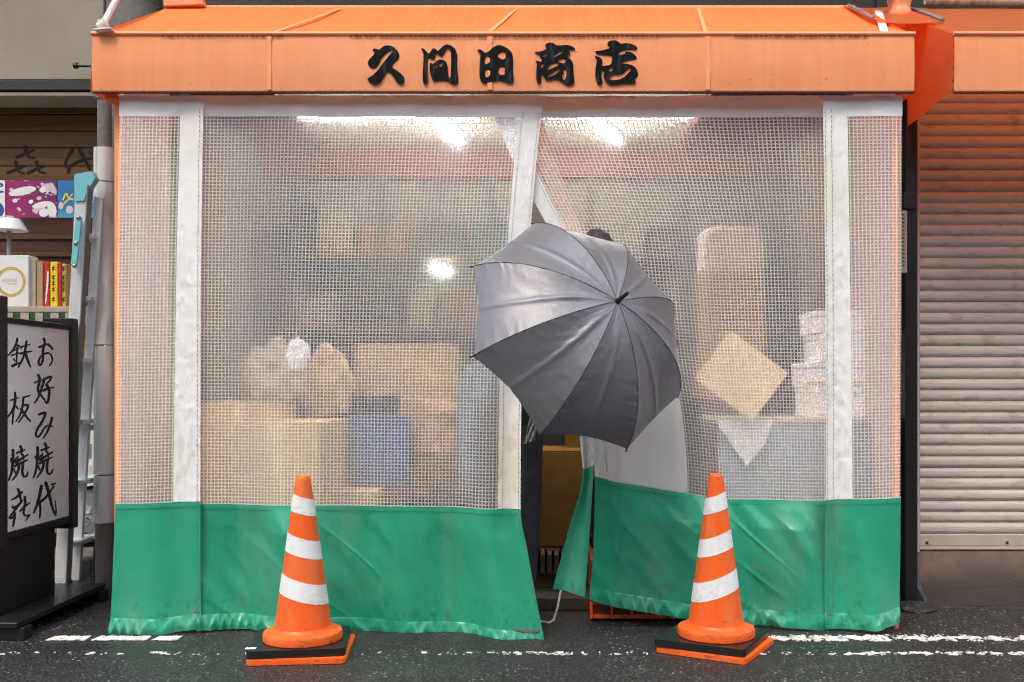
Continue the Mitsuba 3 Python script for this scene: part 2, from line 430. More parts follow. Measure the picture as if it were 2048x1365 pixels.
def awning(name, label, x0, x1, ends=(True, True)):
    a = thing(name, label, 'awning')
    nx = int((x1 - x0) / 0.03)
    xs, ys = np.linspace(x0, x1, nx), np.linspace(YV, YB, 24)
    X, Yg = np.meshgrid(xs, ys, indexing='ij')
    Z = ZF + slope * (Yg - YV) - 0.012 * np.sin((Yg - YV) / (YB - YV) * np.pi) * (1 + .5 * np.sin(X * 5.3)) + 0.004 * meshkit.fbm(np.stack([X * 6, Yg * 6, X * 0], -1), 3, 4)
    obj('roof_sheet', grid(np.stack([X, Yg, Z], -1)), 'm_awning_lined' if x0 < 0 else 'm_awning', a, smooth=True)
    zs = np.linspace(0, 1, 16)
    X, S = np.meshgrid(xs, zs, indexing='ij')
    bottom = ZV - 0.004 * meshkit.noise(np.stack([X * 3, X * 0, X * 0], -1), 3)
    Z = ZF + (bottom - ZF) * S
    Yv = YV - 0.006 * np.sin(S * np.pi) + 0.004 * (meshkit.fbm(np.stack([X * 4, Z * 7, X * 0], -1), 3, 8) - .5)
    obj('valance', grid(np.stack([X, Yv, Z], -1), True), 'm_valance', a, smooth=True)
    obj('edge_tube', tube([[x0 - .004, YV - .002, ZF + .002], [x1 + .004, YV - .002, ZF + .002]], 0.009, 10), 'm_awning_edge', a, smooth=40)
    obj('hem', tube([[x0, YV + .004, ZV - .003], [x1, YV + .004, ZV - .003]], 0.007, 8), 'm_dirt_line', a, smooth=40)
    for x, on in zip((x0, x1), ends):
        if on:
            yy = np.linspace(YV, YB, 16)
            top, bot = ZF + slope * (yy - YV), np.full(16, ZV)
            Pn = np.stack([np.stack([np.full(16, x) + 0.01 * np.sin(yy * 7) * (k / 5), yy, top + (bot - top) * k / 5], -1) for k in range(6)], 0)
            obj('side_flap', grid(Pn), 'm_awning_lined' if x0 < 0 else 'm_awning', a, smooth=True)
    return a


AX0, AX1 = gx(185, YV), gx(1828, YV)
aw = awning('shop_awning', 'long orange fabric awning with black brushed lettering on its front', AX0, AX1)
aw2 = awning('shop_awning', 'orange fabric awning over the roller shutter, without lettering', gx(1908, YV), 9.0, (True, True))


def on_slope(px, py):
    """point of the roof slope seen at (px, py)"""
    t = (ZF - H - slope * YV) / (-(py - VY) / F - slope)
    return at(px, py, t)


def seam(parent, a, b, w, m, lift=0.004):
    p, q = on_slope(*a), on_slope(*b)
    p[2] += lift; q[2] += lift
    obj('seam', beam(p, q, w, 0.003, up=(0, -slope, 1)), m, parent)


for a, b, vx in (((550, 66), (682, 19), 539), ((980, 66), (1033, 19), 980), ((1411, 66), (1397, 19), 1415)):
    seam(aw, a, b, 0.018, 'm_awning_seam')
    obj('seam', beam([gx(vx, YV), YV - .0085, ZF - .012], [gx(vx, YV), YV - .0085, ZV + .004], 0.02, 0.003, up=(0, 1, 0)), 'm_awning_seam', aw)
seam(aw, (1768, 65), (1757, 24), 0.036, 'm_tape_white')
obj('ridge_cover', tube([[gx(405, YB), YB + .01, ZB + .002], [AX1, YB + .01, ZB + .002]], 0.016, 12), 'm_awning_solid', aw, smooth=40)
obj('end_cap', beam([AX0, YB - .02, ZB + .01], [gx(412, YB), YB - .02, ZB + .018], 0.05, 0.03), 'm_awning_solid', aw)
# dirty stitches along the top of the valance
st = [box(x, x + .006 + .012 * rnd.random(), YV - .0095, YV - .006, ZF - .014, ZF - .0105, 0) for x in np.arange(AX0 + .3, AX1 - .2, .021) if meshkit.noise(np.array([x * 3.1, 0, 0]), 5) > .35]
obj('top_stitching', cat(*st), 'm_dirt_line', aw, kind='stuff')
# stay rod at the left corner
obj('stay_rod', cat(tube([at(206, 50, 4.3), at(243, -20, 4.55)], 0.014, 12), tube([at(198, 56, 4.28), at(212, 44, 4.28)], 0.02, 10), tube([at(196, 40, 4.27), at(204, 57, 4.27)], .005, 8)), 'm_pipe', aw, smooth=40)
obj('stay_plate', beam(at(192, 63, 4.22), at(226, 60, 4.22), 0.05, 0.008, up=(0, 0, 1)), 'm_alu', aw)
# folding arm behind the curtains
obj('folding_arm', beam(at(1056, 215, 4.62), at(1166, 520, 4.62), 0.075, 0.05, up=(0, 1, 0)), 'm_arm', aw)

# lettering on the valance: outlines in hundredths of the letter box, traced stroke by stroke
K = {}
K['a'] = ([(175, 215), (200, 195), (240, 205), (262, 222), (300, 185), (345, 160), (400, 155), (450, 170), (495, 205), (530, 250), (542, 300), (530, 340), (490, 375), (455, 415), (430, 455), (470, 470), (530, 515), (580, 555), (610, 600), (612, 650), (590, 680), (560, 688), (530, 680), (505, 650), (470, 595), (430, 540), (395, 508), (365, 530), (330, 590), (295, 650), (265, 680), (230, 690), (190, 688), (150, 670), (125, 640), (100, 612), (150, 585), (200, 545), (250, 495), (290, 440), (340, 370), (400, 300), (450, 245), (462, 232), (445, 218), (420, 222), (380, 245), (340, 280), (300, 330), (275, 385), (245, 440), (215, 462), (180, 468), (150, 460), (125, 430), (112, 395), (125, 355), (160, 320), (195, 285), (215, 250), (190, 238)], [], 720)
K['b'] = ([(835, 200), (860, 195), (890, 215), (920, 250), (945, 275), (965, 240), (990, 200), (1020, 195), (1045, 210), (1070, 240), (1100, 200), (1140, 160), (1190, 142), (1240, 155), (1290, 190), (1320, 240), (1332, 300), (1328, 420), (1335, 550), (1348, 650), (1330, 685), (1290, 690), (1240, 670), (1215, 640), (1130, 625), (1040, 640), (1000, 640), (975, 590), (955, 510), (955, 430), (970, 415), (945, 400), (975, 398), (1005, 410), (1050, 365), (1100, 345), (1150, 355), (1185, 390), (1200, 440), (1205, 540), (1210, 600), (1235, 605), (1245, 560), (1248, 420), (1248, 280), (1235, 215), (1210, 190), (1185, 200), (1160, 250), (1140, 300), (1115, 312), (1085, 290), (1060, 265), (1035, 270), (1030, 320), (1010, 352), (975, 345), (955, 315), (930, 330), (925, 400), (925, 520), (935, 660), (915, 690), (880, 688), (862, 650), (862, 520), (870, 380), (872, 290), (865, 245)],
          [[(1000, 472), (1015, 440), (1070, 425), (1072, 450)], [(1072, 428), (1100, 402), (1130, 385), (1128, 428), (1100, 455)], [(1000, 552), (1012, 528), (1042, 520), (1032, 548)], [(1085, 562), (1098, 543), (1132, 532), (1116, 567)]], 720)
K['c'] = ([(1600, 225), (1630, 205), (1670, 225), (1710, 262), (1760, 240), (1810, 190), (1860, 160), (1910, 150), (1960, 165), (2020, 200), (2065, 240), (2088, 290), (2092, 400), (2088, 520), (2100, 610), (2103, 645), (2085, 672), (2050, 680), (2010, 660), (1960, 640), (1900, 630), (1840, 640), (1780, 660), (1720, 672), (1680, 668), (1650, 640), (1635, 580), (1632, 480), (1640, 360), (1648, 290), (1640, 255)],
          [[(1720, 310), (1745, 308), (1780, 330), (1778, 385), (1740, 410), (1705, 415), (1705, 360)], [(1870, 300), (1910, 255), (1955, 232), (1990, 260), (1995, 310), (1975, 350), (1930, 345), (1895, 325)], [(1710, 490), (1750, 488), (1780, 500), (1782, 550), (1760, 585), (1715, 595), (1705, 540)], [(1890, 510), (1905, 450), (1960, 445), (1982, 455), (1980, 520), (1975, 560), (1920, 560), (1895, 545)]], 720)
K['d'] = ([(470, 255), (495, 243), (560, 240), (620, 215), (650, 195), (620, 175), (615, 150), (640, 128), (690, 118), (740, 128), (775, 160), (840, 155), (900, 150), (960, 160), (1010, 185), (1028, 208), (1015, 222), (970, 215), (935, 215), (945, 240), (962, 265), (950, 295), (920, 320), (950, 335), (985, 370), (1000, 420), (1000, 500), (1010, 600), (1015, 650), (1000, 685), (960, 700), (920, 698), (870, 675), (830, 640), (795, 615), (740, 618), (680, 630), (635, 632), (610, 610), (598, 570), (580, 545), (565, 560), (560, 620), (562, 660), (550, 680), (525, 682), (505, 650), (492, 600), (495, 500), (505, 420), (515, 395), (490, 382), (485, 365), (520, 370), (555, 385), (580, 350), (560, 330), (540, 300), (525, 275), (495, 272)],
          [[(578, 312), (608, 280), (662, 260), (642, 297), (590, 320)], [(718, 317), (743, 285), (798, 250), (850, 226), (872, 235), (842, 267), (790, 297), (730, 324)], [(782, 382), (820, 343), (860, 330), (892, 340), (902, 370), (880, 404), (850, 400)], [(558, 432), (573, 408), (607, 403), (592, 442), (568, 482)], [(638, 502), (668, 440), (708, 403), (770, 390), (802, 405), (792, 437), (740, 452), (690, 477)], [(638, 562), (690, 545), (760, 500), (800, 470), (822, 478), (802, 517), (740, 562), (690, 582), (645, 584)], [(868, 480), (895, 470), (910, 500), (907, 560), (892, 627), (870, 630), (853, 600), (846, 570), (868, 540)]], 1000)
K['e'] = ([(1295, 240), (1320, 232), (1400, 225), (1480, 200), (1515, 180), (1480, 165), (1462, 140), (1470, 110), (1510, 90), (1570, 85), (1615, 105), (1640, 135), (1700, 125), (1760, 128), (1830, 150), (1872, 185), (1868, 212), (1830, 215), (1760, 205), (1690, 215), (1640, 240), (1612, 268), (1625, 290), (1690, 275), (1720, 262), (1700, 245), (1740, 238), (1800, 255), (1845, 290), (1868, 325), (1855, 345), (1800, 350), (1730, 362), (1680, 380), (1655, 410), (1720, 405), (1790, 420), (1840, 450), (1870, 495), (1885, 550), (1865, 590), (1825, 620), (1855, 650), (1845, 675), (1790, 675), (1720, 672), (1640, 680), (1560, 695), (1490, 690), (1450, 660), (1420, 610), (1412, 560), (1430, 510), (1400, 490), (1385, 520), (1380, 580), (1395, 640), (1398, 680), (1370, 695), (1335, 690), (1312, 640), (1298, 570), (1300, 500), (1310, 420), (1325, 350), (1300, 320), (1290, 302), (1320, 303), (1360, 320), (1395, 350), (1398, 400), (1390, 440), (1440, 435), (1500, 425), (1520, 400), (1530, 350), (1530, 300), (1490, 288), (1400, 285), (1340, 275), (1310, 262)],
          [[(1478, 482), (1520, 460), (1557, 467), (1530, 502), (1500, 517)], [(1493, 602), (1520, 565), (1560, 550), (1620, 555), (1680, 540), (1740, 480), (1780, 456), (1787, 485), (1752, 532), (1690, 592), (1620, 627), (1540, 634), (1500, 627)]], 1000)
from shapely import affinity
for k, (outer, holes, ox) in K.items():
    s = smooth_poly(outer, holes, 4)
    sc = YV / F / 6.827
    s = affinity.affine_transform(s, [sc, 0, 0, -sc, gx(ox, YV), gz(70, YV)])
    m = prism(s, 0.0025)
    v = m.vertices.copy(); m.vertices = np.stack([v[:, 0], YV - .0085 - v[:, 2], v[:, 1]], -1); m.invert(); trimesh.repair.fix_normals(m)
    obj('letter', m, 'm_letter', aw)

# rain sheet bridging the two awnings, wrapped pole and hoses
Yr = np.linspace(4.52, YB, 10); xr = np.linspace(AX1 - .06, gx(1908, YV) + .05, 10)
Xr, Yg = np.meshgrid(xr, Yr, indexing='ij')
one('rain_sheet', 'small orange sheet bridging the gap between the two awnings', 'rain sheet',
    grid(np.stack([Xr, Yg, ZF + slope * (Yg - YV) + .012 - .012 * np.sin((Xr - xr[0]) / (xr[-1] - xr[0]) * np.pi) + .004 * meshkit.fbm(np.stack([Xr * 20, Yg * 20, Xr * 0], -1), 3, 2)], -1)), 'm_awning', smooth=True)
wp = thing('wrapped_pole', 'upright pole wrapped in crumpled orange cloth above the gap between awnings', 'pole')
n = 26; zz = np.linspace(2.80, 3.12, n)
obj('cloth_wrap', tube(np.stack([np.full(n, gx(1799, 4.88)), np.full(n, 4.88), zz], -1), 0.055 + .006 * np.sin(zz * 90) * rs.rand(n), 18), 'm_awning_solid', wp, smooth=60)
obj('rag', cat(tube(np.stack([np.linspace(gx(1750, 4.86), gx(1824, 4.86), 12), np.full(12, 4.84), 2.965 + .02 * rs.rand(12)], -1), .022 + .008 * rs.rand(12), 10)), 'm_grey', wp, smooth=60)
for (a, b, par, lb) in (((1689, 12), (1747, 42), aw, 'grey cord lying across the lettered awning'), ((1822, 22), (1886, 45), aw2, 'grey cord lying across the awning over the shutter')):
    p, q = on_slope(*a), on_slope(*b)
    one('cord', lb, 'cord', tube([p + [0, 0, .010], (p + q) / 2 + [0, 0, .014], q + [0, 0, .010]], 0.009, 8), 'm_grey', smooth=60)

# ------------------------------------------------------------------ vinyl curtains
YC = 4.32


class Sheet:
    """A hanging sheet: left and right edges and four levels given as points at depth Y, folds in depth."""

    def __init__(s, L, R, lev, Y, fold):
        s.L, s.R, s.lev, s.Y, s.fold = [np.array(x, float) for x in L], [np.array(x, float) for x in R], lev, Y, fold

    def pt(s, u, t, off=0.0):
        u, t = np.broadcast_arrays(np.asarray(u, float), np.asarray(t, float))
        lv = np.stack([np.interp(u, l[0], l[1]) for l in s.lev], 0)
        i = np.clip(np.floor(t).astype(int), 0, len(s.lev) - 2)
        a = np.take_along_axis(lv, i[None], 0)[0]; b = np.take_along_axis(lv, i[None] + 1, 0)[0]
        py = a + (b - a) * (t - i)
        Lp, Rp = np.array(s.L), np.array(s.R)
        from scipy.interpolate import PchipInterpolator as PC
        px = PC(Lp[:, 0], Lp[:, 1], extrapolate=True)(py) * (1 - u) + PC(Rp[:, 0], Rp[:, 1], extrapolate=True)(py) * u
        X, Z = gx(px, s.Y), gz(py, s.Y)
        return np.stack([X, s.Y + s.fold(X, Z, u) - off, Z], -1)

    def patch(s, u0, u1, t0, t1, nu, nt, off=0.0, extra=None):
        t = np.linspace(t0, t1, nt)
        a = np.array([u0(x) if callable(u0) else u0 for x in t]); b = np.array([u1(x) if callable(u1) else u1 for x in t])
        w = np.linspace(0, 1, nu)
        U = a[None] * (1 - w[:, None]) + b[None] * w[:, None]; Tt = np.broadcast_to(t[None], U.shape)
        P = s.pt(U, Tt, off)
        if extra is not None: P = P + extra(P, w[:, None], t[None])
        return P

    def solid(s, u0, u1, t0, t1, nu, nt, off=0.0, th=0.0016, extra=None):
        P = s.patch(u0, u1, t0, t1, nu, nt, off, extra); Q = P + [0, th, 0]
        m = cat(grid(P, True), grid(Q))
        N = nu * nt; i = np.arange(N).reshape(nu, nt)
        ring = np.concatenate([i[:, 0], i[-1, 1:], i[-2::-1, -1], i[0, -2:0:-1]]); nx = np.roll(ring, -1)
        f = np.vstack([np.stack([ring, nx, nx + N], 1), np.stack([ring, nx + N, ring + N], 1)])
        return trimesh.Trimesh(m.vertices, np.vstack([m.faces, f]), process=False)


PITCH, TW = 0.0149, 0.0048


def threads(S, ua, ub, t0, t1, off=0.0012):
    """flat white threads woven into the clear sheet"""
    parts = []
    mid = np.linalg.norm(S.pt(ub((t0 + t1) / 2), (t0 + t1) / 2) - S.pt(ua((t0 + t1) / 2), (t0 + t1) / 2))
    tall = np.linalg.norm(S.pt(.5, t1) - S.pt(.5, t0))
    nv, nh = int(mid / PITCH), int(tall / PITCH)
    tt = np.linspace(t0, t1, 90)
    for k in range(nv):
        c = (k + .5) / nv; h = TW / mid / 2 * (0.95 + .1 * rnd.random())
        A, B = np.array([ua(x) for x in tt]), np.array([ub(x) for x in tt])
        P = np.stack([S.pt(A + (B - A) * (c + e), tt, off) for e in (-h, h)], 0)
        parts.append(grid(P, True))
    for k in range(nh):
        c = t0 + (t1 - t0) * (k + .5) / nh; h = (t1 - t0) * TW / tall / 2 * (0.95 + .1 * rnd.random())
        w = np.linspace(0, 1, max(12, int(mid / .018)))
        parts.append(grid(np.stack([S.pt(ua(c) + (ub(c) - ua(c)) * w, c + e, off + .0003) for e in (-h, h)], 0)))
    return cat(*parts)


def fold_noise(seed, amp, start=1.997):
    def f(P, w, t):
        x, z = P[..., 0], P[..., 2]
        big = meshkit.fbm(np.stack([x * 3.2 + z * 1.4, z * 1.3 - x * .6, x * 0], -1), 2, seed)
        drape = meshkit.noise(np.stack([x * 8.5 + z * 1.8, z * .9, x * 0], -1), seed + 1)
        q = np.stack([x * 5.5 + z * 6.5, (z - x) * 1.7, x * 0], -1)
        cr = np.clip(1 - np.abs(meshkit.noise(q, seed + 4) - .5) * 9, 0, 1) ** 1.5 * np.clip(meshkit.noise(np.stack([x * 2.3, z * 2.3, x * 0], -1), seed + 8) * 2.4 - 1.0, 0, 1)
        d = amp * (1.3 * big + 1.25 * drape + .12 * cr + .40 * meshkit.noise(np.stack([x * 17 + z * 12, (z - x) * 3, x * 0], -1), seed + 6) * np.clip(meshkit.noise(np.stack([x * 3, z * 2, x * 0 + 2], -1), seed + 7) * 3 - 1.2, 0, 1))
        d = (d - 1.25 * amp) * np.clip((t - start) / .22, 0, 1)   # flat where the skirt is welded to the clear sheet
        return np.stack([d * 0, -d, d * 0], -1)
    return f


def hem_fold(seed, lam=0.080, amp=0.017, ease=1.0):
    def f(P, w, t):
        s = (t - t.min()) / (t.max() - t.min())
        x = P[..., 0]
        ph = meshkit.noise(np.stack([x * 4, x * 0, x * 0], -1), seed) * 4
        z = np.abs(((x / lam + ph + .5 * s) % 1) - .5) * 2
        zz = np.abs(((x / lam + ph - .55 * s) % 1) - .5) * 2
        am = amp * (.35 + .9 * meshkit.noise(np.stack([x * 9, x * 0 + 3, x * 0], -1), seed + 2)) * np.sin(np.clip(s * 1.25, 0, 1) * np.pi / 2)
        d = am * np.maximum(z, zz)
        return np.stack([x * 0, -d, -0.35 * d + .006 * s * (z - .5)], -1)
    return f


def stitches(S, ufn, t0, t1, n, off, m, parent, size=.0042):
    out = []
    for t in np.linspace(t0, t1, n, endpoint=False):
        p, q = S.pt(ufn(t), t, off), S.pt(ufn(t), min(t + (t1 - t0) / n * .6, t1), off)
        out.append(beam(p, q, size * .45, .0012, up=(0, 1, 0), c=0))
    obj('stitching', cat(*out), m, parent, kind='stuff')


def hstitches(S, t, u0, u1, n, off, m, parent, extra=None):
    out = []
    for u in np.linspace(u0, u1, n, endpoint=False):
        p, q = S.pt(u, t, off), S.pt(min(u + (u1 - u0) / n * .6, u1), t, off)
        out.append(beam(p, q, .0022, .0012, up=(0, 1, 0), c=0))
    obj('stitching', cat(*out), m, parent, kind='stuff')


def curtain(label, S, ua, ub, border, width, seed, amp=.02, hem=True, side=1):
    """border: +1 the white border strip is on the right, -1 on the left"""
    k = thing('vinyl_curtain', label, 'curtain')
    nu = max(24, int(width / .012))
    one_, zero = (lambda t: 1.0), (lambda t: 0.0)
    obj('clear_sheet', grid(S.patch(ua, ub, 1, 2, nu, 130), True), 'm_film', k, smooth=True)
    obj('thread_grid', threads(S, ua, ub, 1.0, 2.0), 'm_thread', k, kind='stuff')
    band_fold = lambda P, w, t: np.stack([P[..., 0] * 0, -.006 * meshkit.fbm(np.stack([P[..., 0] * 14, P[..., 2] * 22, P[..., 0] * 0], -1), 3, seed), P[..., 0] * 0], -1)
    obj('top_band', S.solid(0, 1, 0, 1.015, nu, 12, .002, extra=band_fold), 'm_white_vinyl', k, smooth=50)
    pk = lambda P, w, t: np.stack([P[..., 0] * 0, -.005 * meshkit.fbm(np.stack([(P[..., 0] + P[..., 2]) * 26, (P[..., 2] * .6 - P[..., 0]) * 24, P[..., 0] * 0], -1), 2, seed) * np.clip((2.2 - P[..., 2]), .15, 1), P[..., 0] * 0], -1)
    if border > 0: obj('border_strip', S.solid(ub, one_, 1.0, 1.996, 14, 150, .0035, extra=pk), 'm_white_vinyl', k, smooth=50)
    else: obj('border_strip', S.solid(zero, ua, 1.0, 1.996, 14, 150, .0035, extra=pk), 'm_white_vinyl', k, smooth=50)
    obj('green_skirt', S.solid(0, 1, 1.997, 2.885, nu * 2, 70, .004, extra=fold_noise(seed, amp)), 'm_green', k, smooth=60)
    fn = fold_noise(seed, amp); hf = hem_fold(seed)
    obj('hem', S.solid(0, 1, 2.885, 3.0, nu * 4, 10, .0045, extra=lambda P, w, t: fn(P, w, t) + hf(P, w, t)), 'm_green', k, smooth=70)
    e = (lambda t: 1 - .055 * .9 / max(width, .3)) if border > 0 else (lambda t: .055 * .9 / max(width, .3))
    hstitches(S, 2.03, .01, .99, int(width / .011), .0075, 'm_stitch_green', k)
    return k


def fold_std(seed, amp, lam, grow=1.0):
    def f(X, Z, u):
        g = np.clip((2.33 - Z) / 2.3, 0, 1)
        q = np.stack([X * 2.1, Z * .45, X * 0], -1)
        return (amp * np.sin(2 * np.pi * (X / lam + .3 * meshkit.noise(q, seed))) * (.25 + grow * g) + .05 * (meshkit.fbm(q * 1.3, 3, seed + 3) - .5) * g)
    return f


# A: narrow sheet at the left
SA = Sheet([(180, 240), (600, 233), (1000, 230), (1290, 217)], [(180, 408), (1005, 402), (1290, 405)],
           [([0, 1], [192, 192]), ([0, 1], [222, 222]), ([0, 1], [1011, 1006]), ([0, .5, 1], [1268, 1266, 1256])], YC - .02, fold_std(1, .010, .33))
cA = curtain('narrow clear vinyl curtain with green skirt at the left end, beside the grey pipe', SA, lambda t: 0.0, lambda t: np.interp(t, [1, 2], [.725, .672]), 1, .36, 21, .030)
stitches(SA, lambda t: .965, 1.0, 2.9, 150, .0095, 'm_stitch', cA)
# B: wide left sheet, right edge pushed outwards by the person
fb = fold_std(2, .011, .47)


def fold_b(X, Z, u):
    low = np.clip((1.2 - Z) / 1.2, 0, 1)
    return fb(X, Z, u) - .16 * np.clip((u - .55) / .45, 0, 1) ** 2 * low + .036 * np.sin(u * 34) * np.clip((u - .74) / .26, 0, 1) * np.clip((1.9 - Z), 0, 1)


SB = Sheet([(180, 404), (1010, 397), (1290, 402)], [(180, 1088), (450, 1062), (800, 1043), (1012, 1042), (1100, 1057), (1290, 1095)],
           [([0, 1], [192, 192]), ([0, 1], [222, 224]), ([0, 1], [1011, 1018]), ([0, .3, .6, 1], [1256, 1262, 1271, 1279])], YC, fold_b)
cB = curtain('wide clear vinyl curtain with green skirt left of the person, its edge pushed aside', SB, lambda t: 0.0, lambda t: np.interp(t, [1, 2], [.935, .930]), 1, 1.42, 33, .036)
stitches(SB, lambda t: .993, 1.0, 2.9, 160, .0095, 'm_stitch', cB)
stitches(SB, lambda t: .945, 1.0, 2.0, 110, .0095, 'm_stitch', cB)
# C: wide right sheet, left edge swept back
fc = fold_std(3, .013, .42)


def fold_c(X, Z, u):
    low = np.clip((1.5 - Z) / 1.4, 0, 1)
    return fc(X, Z, u) + .17 * np.clip((.30 - u) / .30, 0, 1) ** 1.5 * low + .016 * np.sin(u * 30 + 2) * np.clip((.3 - u) / .3, 0, 1) * np.clip(2.2 - Z, 0, 1)


SC = Sheet([(180, 964), (228, 985), (330, 1030), (400, 1066), (458, 1096), (700, 1142), (880, 1184), (960, 1192), (1230, 1177)], [(180, 1652), (1000, 1658), (1290, 1656)],
           [([0, 1], [194, 192]), ([0, 1], [225, 224]), ([0, .08, .3, .55, 1], [960, 968, 984, 1001, 1004]), ([0, .42, .7, 1], [1212, 1238, 1249, 1258])], YC + .03, fold_c)
cC = curtain('wide clear vinyl curtain with crumpled green skirt and a white patch, right of the person', SC, lambda t: np.interp(t, [1, 2], [.06, .055]), lambda t: 1.0, -1, 1.15, 47, .058)
stitches(SC, lambda t: .05, 1.0, 2.0, 110, .0095, 'm_stitch', cC)
pu = lambda px: (px - 1180) / (1657 - 1180)
obj('white_patch', SC.solid(lambda t: pu(1197), lambda t: pu(1367), 1.735, 1.994, 40, 40, .004), 'm_patch', cC, smooth=50, label='plain white patch without threads just above the green skirt')
SF = Sheet([(470, 1112), (880, 1160), (945, 1165), (1060, 1137), (1200, 1098)], [(470, 1145), (880, 1190), (940, 1187), (1200, 1169)],
           [([0, 1], [470, 470]), ([0, 1], [941, 938]), ([0, 1], [1178, 1193])], YC - .14, lambda X, Z, u: .02 * np.sin(u * 5) + .03 * u)
obj('folded_edge', SF.solid(0, 1, 0.0, 1.0, 12, 80, .0, extra=lambda P, w, t: np.stack([P[..., 0] * 0, -.004 * meshkit.fbm(P * 30, 2, 5), P[..., 0] * 0], -1)), 'm_white_vinyl', cC, smooth=50)
hf = hem_fold(77, .05, .008); fn = fold_noise(70, .02, .99)
obj('folded_skirt', SF.solid(0, 1, 0.99, 1.86, 40, 50, .002, extra=fn), 'm_green', cC, smooth=60, label='green corner of the skirt folded back on itself')
obj('folded_hem', SF.solid(0, 1, 1.86, 2.0, 60, 10, .002, extra=lambda P, w, t: fn(P, w, t) + hf(P, w, t)), 'm_green', cC, smooth=70)
stitches(SF, lambda t: .93, 0.1, 1.8, 60, .016, 'm_stitch', cC)
stitches(SF, lambda t: .72, 0.1, 1.0, 40, .008, 'm_stitch', cC)
# D: narrow sheet at the right, lapping over C
SD = Sheet([(180, 1645), (1000, 1652), (1290, 1652)], [(180, 1804), (1000, 1801), (1290, 1800)],
           [([0, 1], [192, 192]), ([0, 1], [222, 222]), ([0, 1], [1004, 998]), ([0, .6, 1], [1261, 1257, 1243])], YC - .025, fold_std(4, .010, .31))
cD = curtain('narrow clear vinyl curtain with green skirt at the right end, beside the shutter', SD, lambda t: np.interp(t, [1, 2], [.31, .36]), lambda t: 1.0, -1, .34, 59, .032)
stitches(SD, lambda t: .10, 1.0, 2.9, 150, .0105, 'm_stitch', cD)
stitches(SD, lambda t: .02, 1.0, 2.9, 150, .0105, 'm_stitch', cD)
for (Sx, u, t, ck) in ((SA, .97, 2.86, cA), (SB, .955, 2.88, cB), (SD, .05, 2.88, cD)):
    obj('strap', beam(Sx.pt(u - .035 * 1.0, t, .018), Sx.pt(min(u + .035, 1), t, .018), .010, .002, up=(0, 1, 0)), 'm_stitch', ck)

# curtain rail and the orange frame that carries it
fr = thing('curtain_frame', 'orange painted steel frame carrying the vinyl curtains under the awning', 'frame')
obj('rail', tube([[AX0 + .05, YC + .03, gz(176, YC)], [AX1 - .04, YC + .03, gz(176, YC)]], .016, 10), 'm_grey', fr, smooth=40)
for px, w in ((236, .026), (1792, .018)):
    obj('post', box(gx(px, YC + .05) - w / 2, gx(px, YC + .05) + w / 2, YC + .04, YC + .07, 0, 2.42, .003), 'm_awning_seam', fr)
obj('bracket', box(gx(212, 4.3), gx(240, 4.3), 4.28, 4.36, gz(200, 4.3), gz(184, 4.3), .003), 'm_cone_orange', fr)
for px, lb in ((236, 'pale red tarp closing the left side of the enclosure'), (1800, 'pale red tarp closing the right side of the enclosure')):
    yy = np.linspace(YC + .07, 5.0, 30); zz = np.linspace(.03, 2.55, 40)
    Yg, Zg = np.meshgrid(yy, zz, indexing='ij')
    Xg = gx(px, YC + .05) + .015 * np.sin(Yg * 17 + 2 * meshkit.noise(np.stack([Yg * 3, Zg, Yg * 0], -1), 3))
    one('side_tarp', lb, 'tarp', grid(np.stack([Xg, Yg, Zg], -1)), 'm_side_sheet', smooth=True)

# ------------------------------------------------------------------ umbrella
S_ = .96
UC = np.array([0.1146, 3.979, 1.2751]); UC = np.array([0, 0, H]) + S_ * (UC - [0, 0, H])
UR, UH, UF = .5017 * S_, .2944 * S_, 5.7114
th, ph = .647, .6649
ua_ = np.array([math.sin(th) * math.cos(ph), -math.cos(th), math.sin(th) * math.sin(ph)])
e1 = np.cross(ua_, [0, 0, 1.0]); e1 /= np.linalg.norm(e1); e2 = np.cross(ua_, e1)
AL = math.radians(72)


def rib(s):  # radial and axial position along a rib
    return UR * np.sin(s * AL) / math.sin(AL), UH * (np.cos(s * AL) - math.cos(AL)) / (1 - math.cos(AL))


def canopy_pt(k, w, s, puff=0.0):
    a0, a1 = UF + k * np.pi / 4, UF + (k + 1) * np.pi / 4
    edge = 1 - .055 * np.sin(np.pi * w) * s ** 3
    r, z = rib(s * edge)
    m = w[..., None]
    d = (1 - m) * (math.cos(a0) * e1 + math.sin(a0) * e2) + m * (math.cos(a1) * e1 + math.sin(a1) * e2)
    sag = .010 * np.sin(np.pi * w) * np.sin(np.pi * np.clip(s, 0, 1))
    return UC + d * (r - sag * .4)[..., None] + ua_ * (z - sag + puff)[..., None]


um = thing('umbrella', 'open dark grey umbrella tilted towards the street, hiding the person', 'umbrella')
ns, nw = 90, 61
for k in range(8):
    W, Sg = np.meshgrid(np.linspace(0, 1, nw), np.linspace(.012, 1, ns), indexing='ij')
    mid = np.abs(W - .5 - .05 * np.sin(Sg * 3 + k))
    crease = .0065 * np.exp(-(mid * Sg / .026) ** 2) * np.clip(Sg * 4, 0, 1) * (.55 + .75 * meshkit.noise(np.stack([Sg * 3, Sg * 0 + k, Sg * 0], -1), 2))
    dist = np.minimum(W, 1 - W)
    q = np.stack([Sg * 34 + 2 * W, W * 3 + k * 7, W * 0], -1)
    puck = .0060 * (meshkit.fbm(q, 2, k) - .5) * np.exp(-(dist * Sg / .13) ** 2) * Sg * 1.7
    q2 = np.stack([Sg * 9 + W * 6, W * 5 + k * 3, W * 0], -1)
    wrk = .0046 * (meshkit.fbm(q2, 3, k + 30) - .5) * np.sin(np.pi * W)
    m = grid(canopy_pt(k, W, Sg, crease + puck + wrk), True)
    obj('panel', m, 'm_umbrella', um, smooth=True)
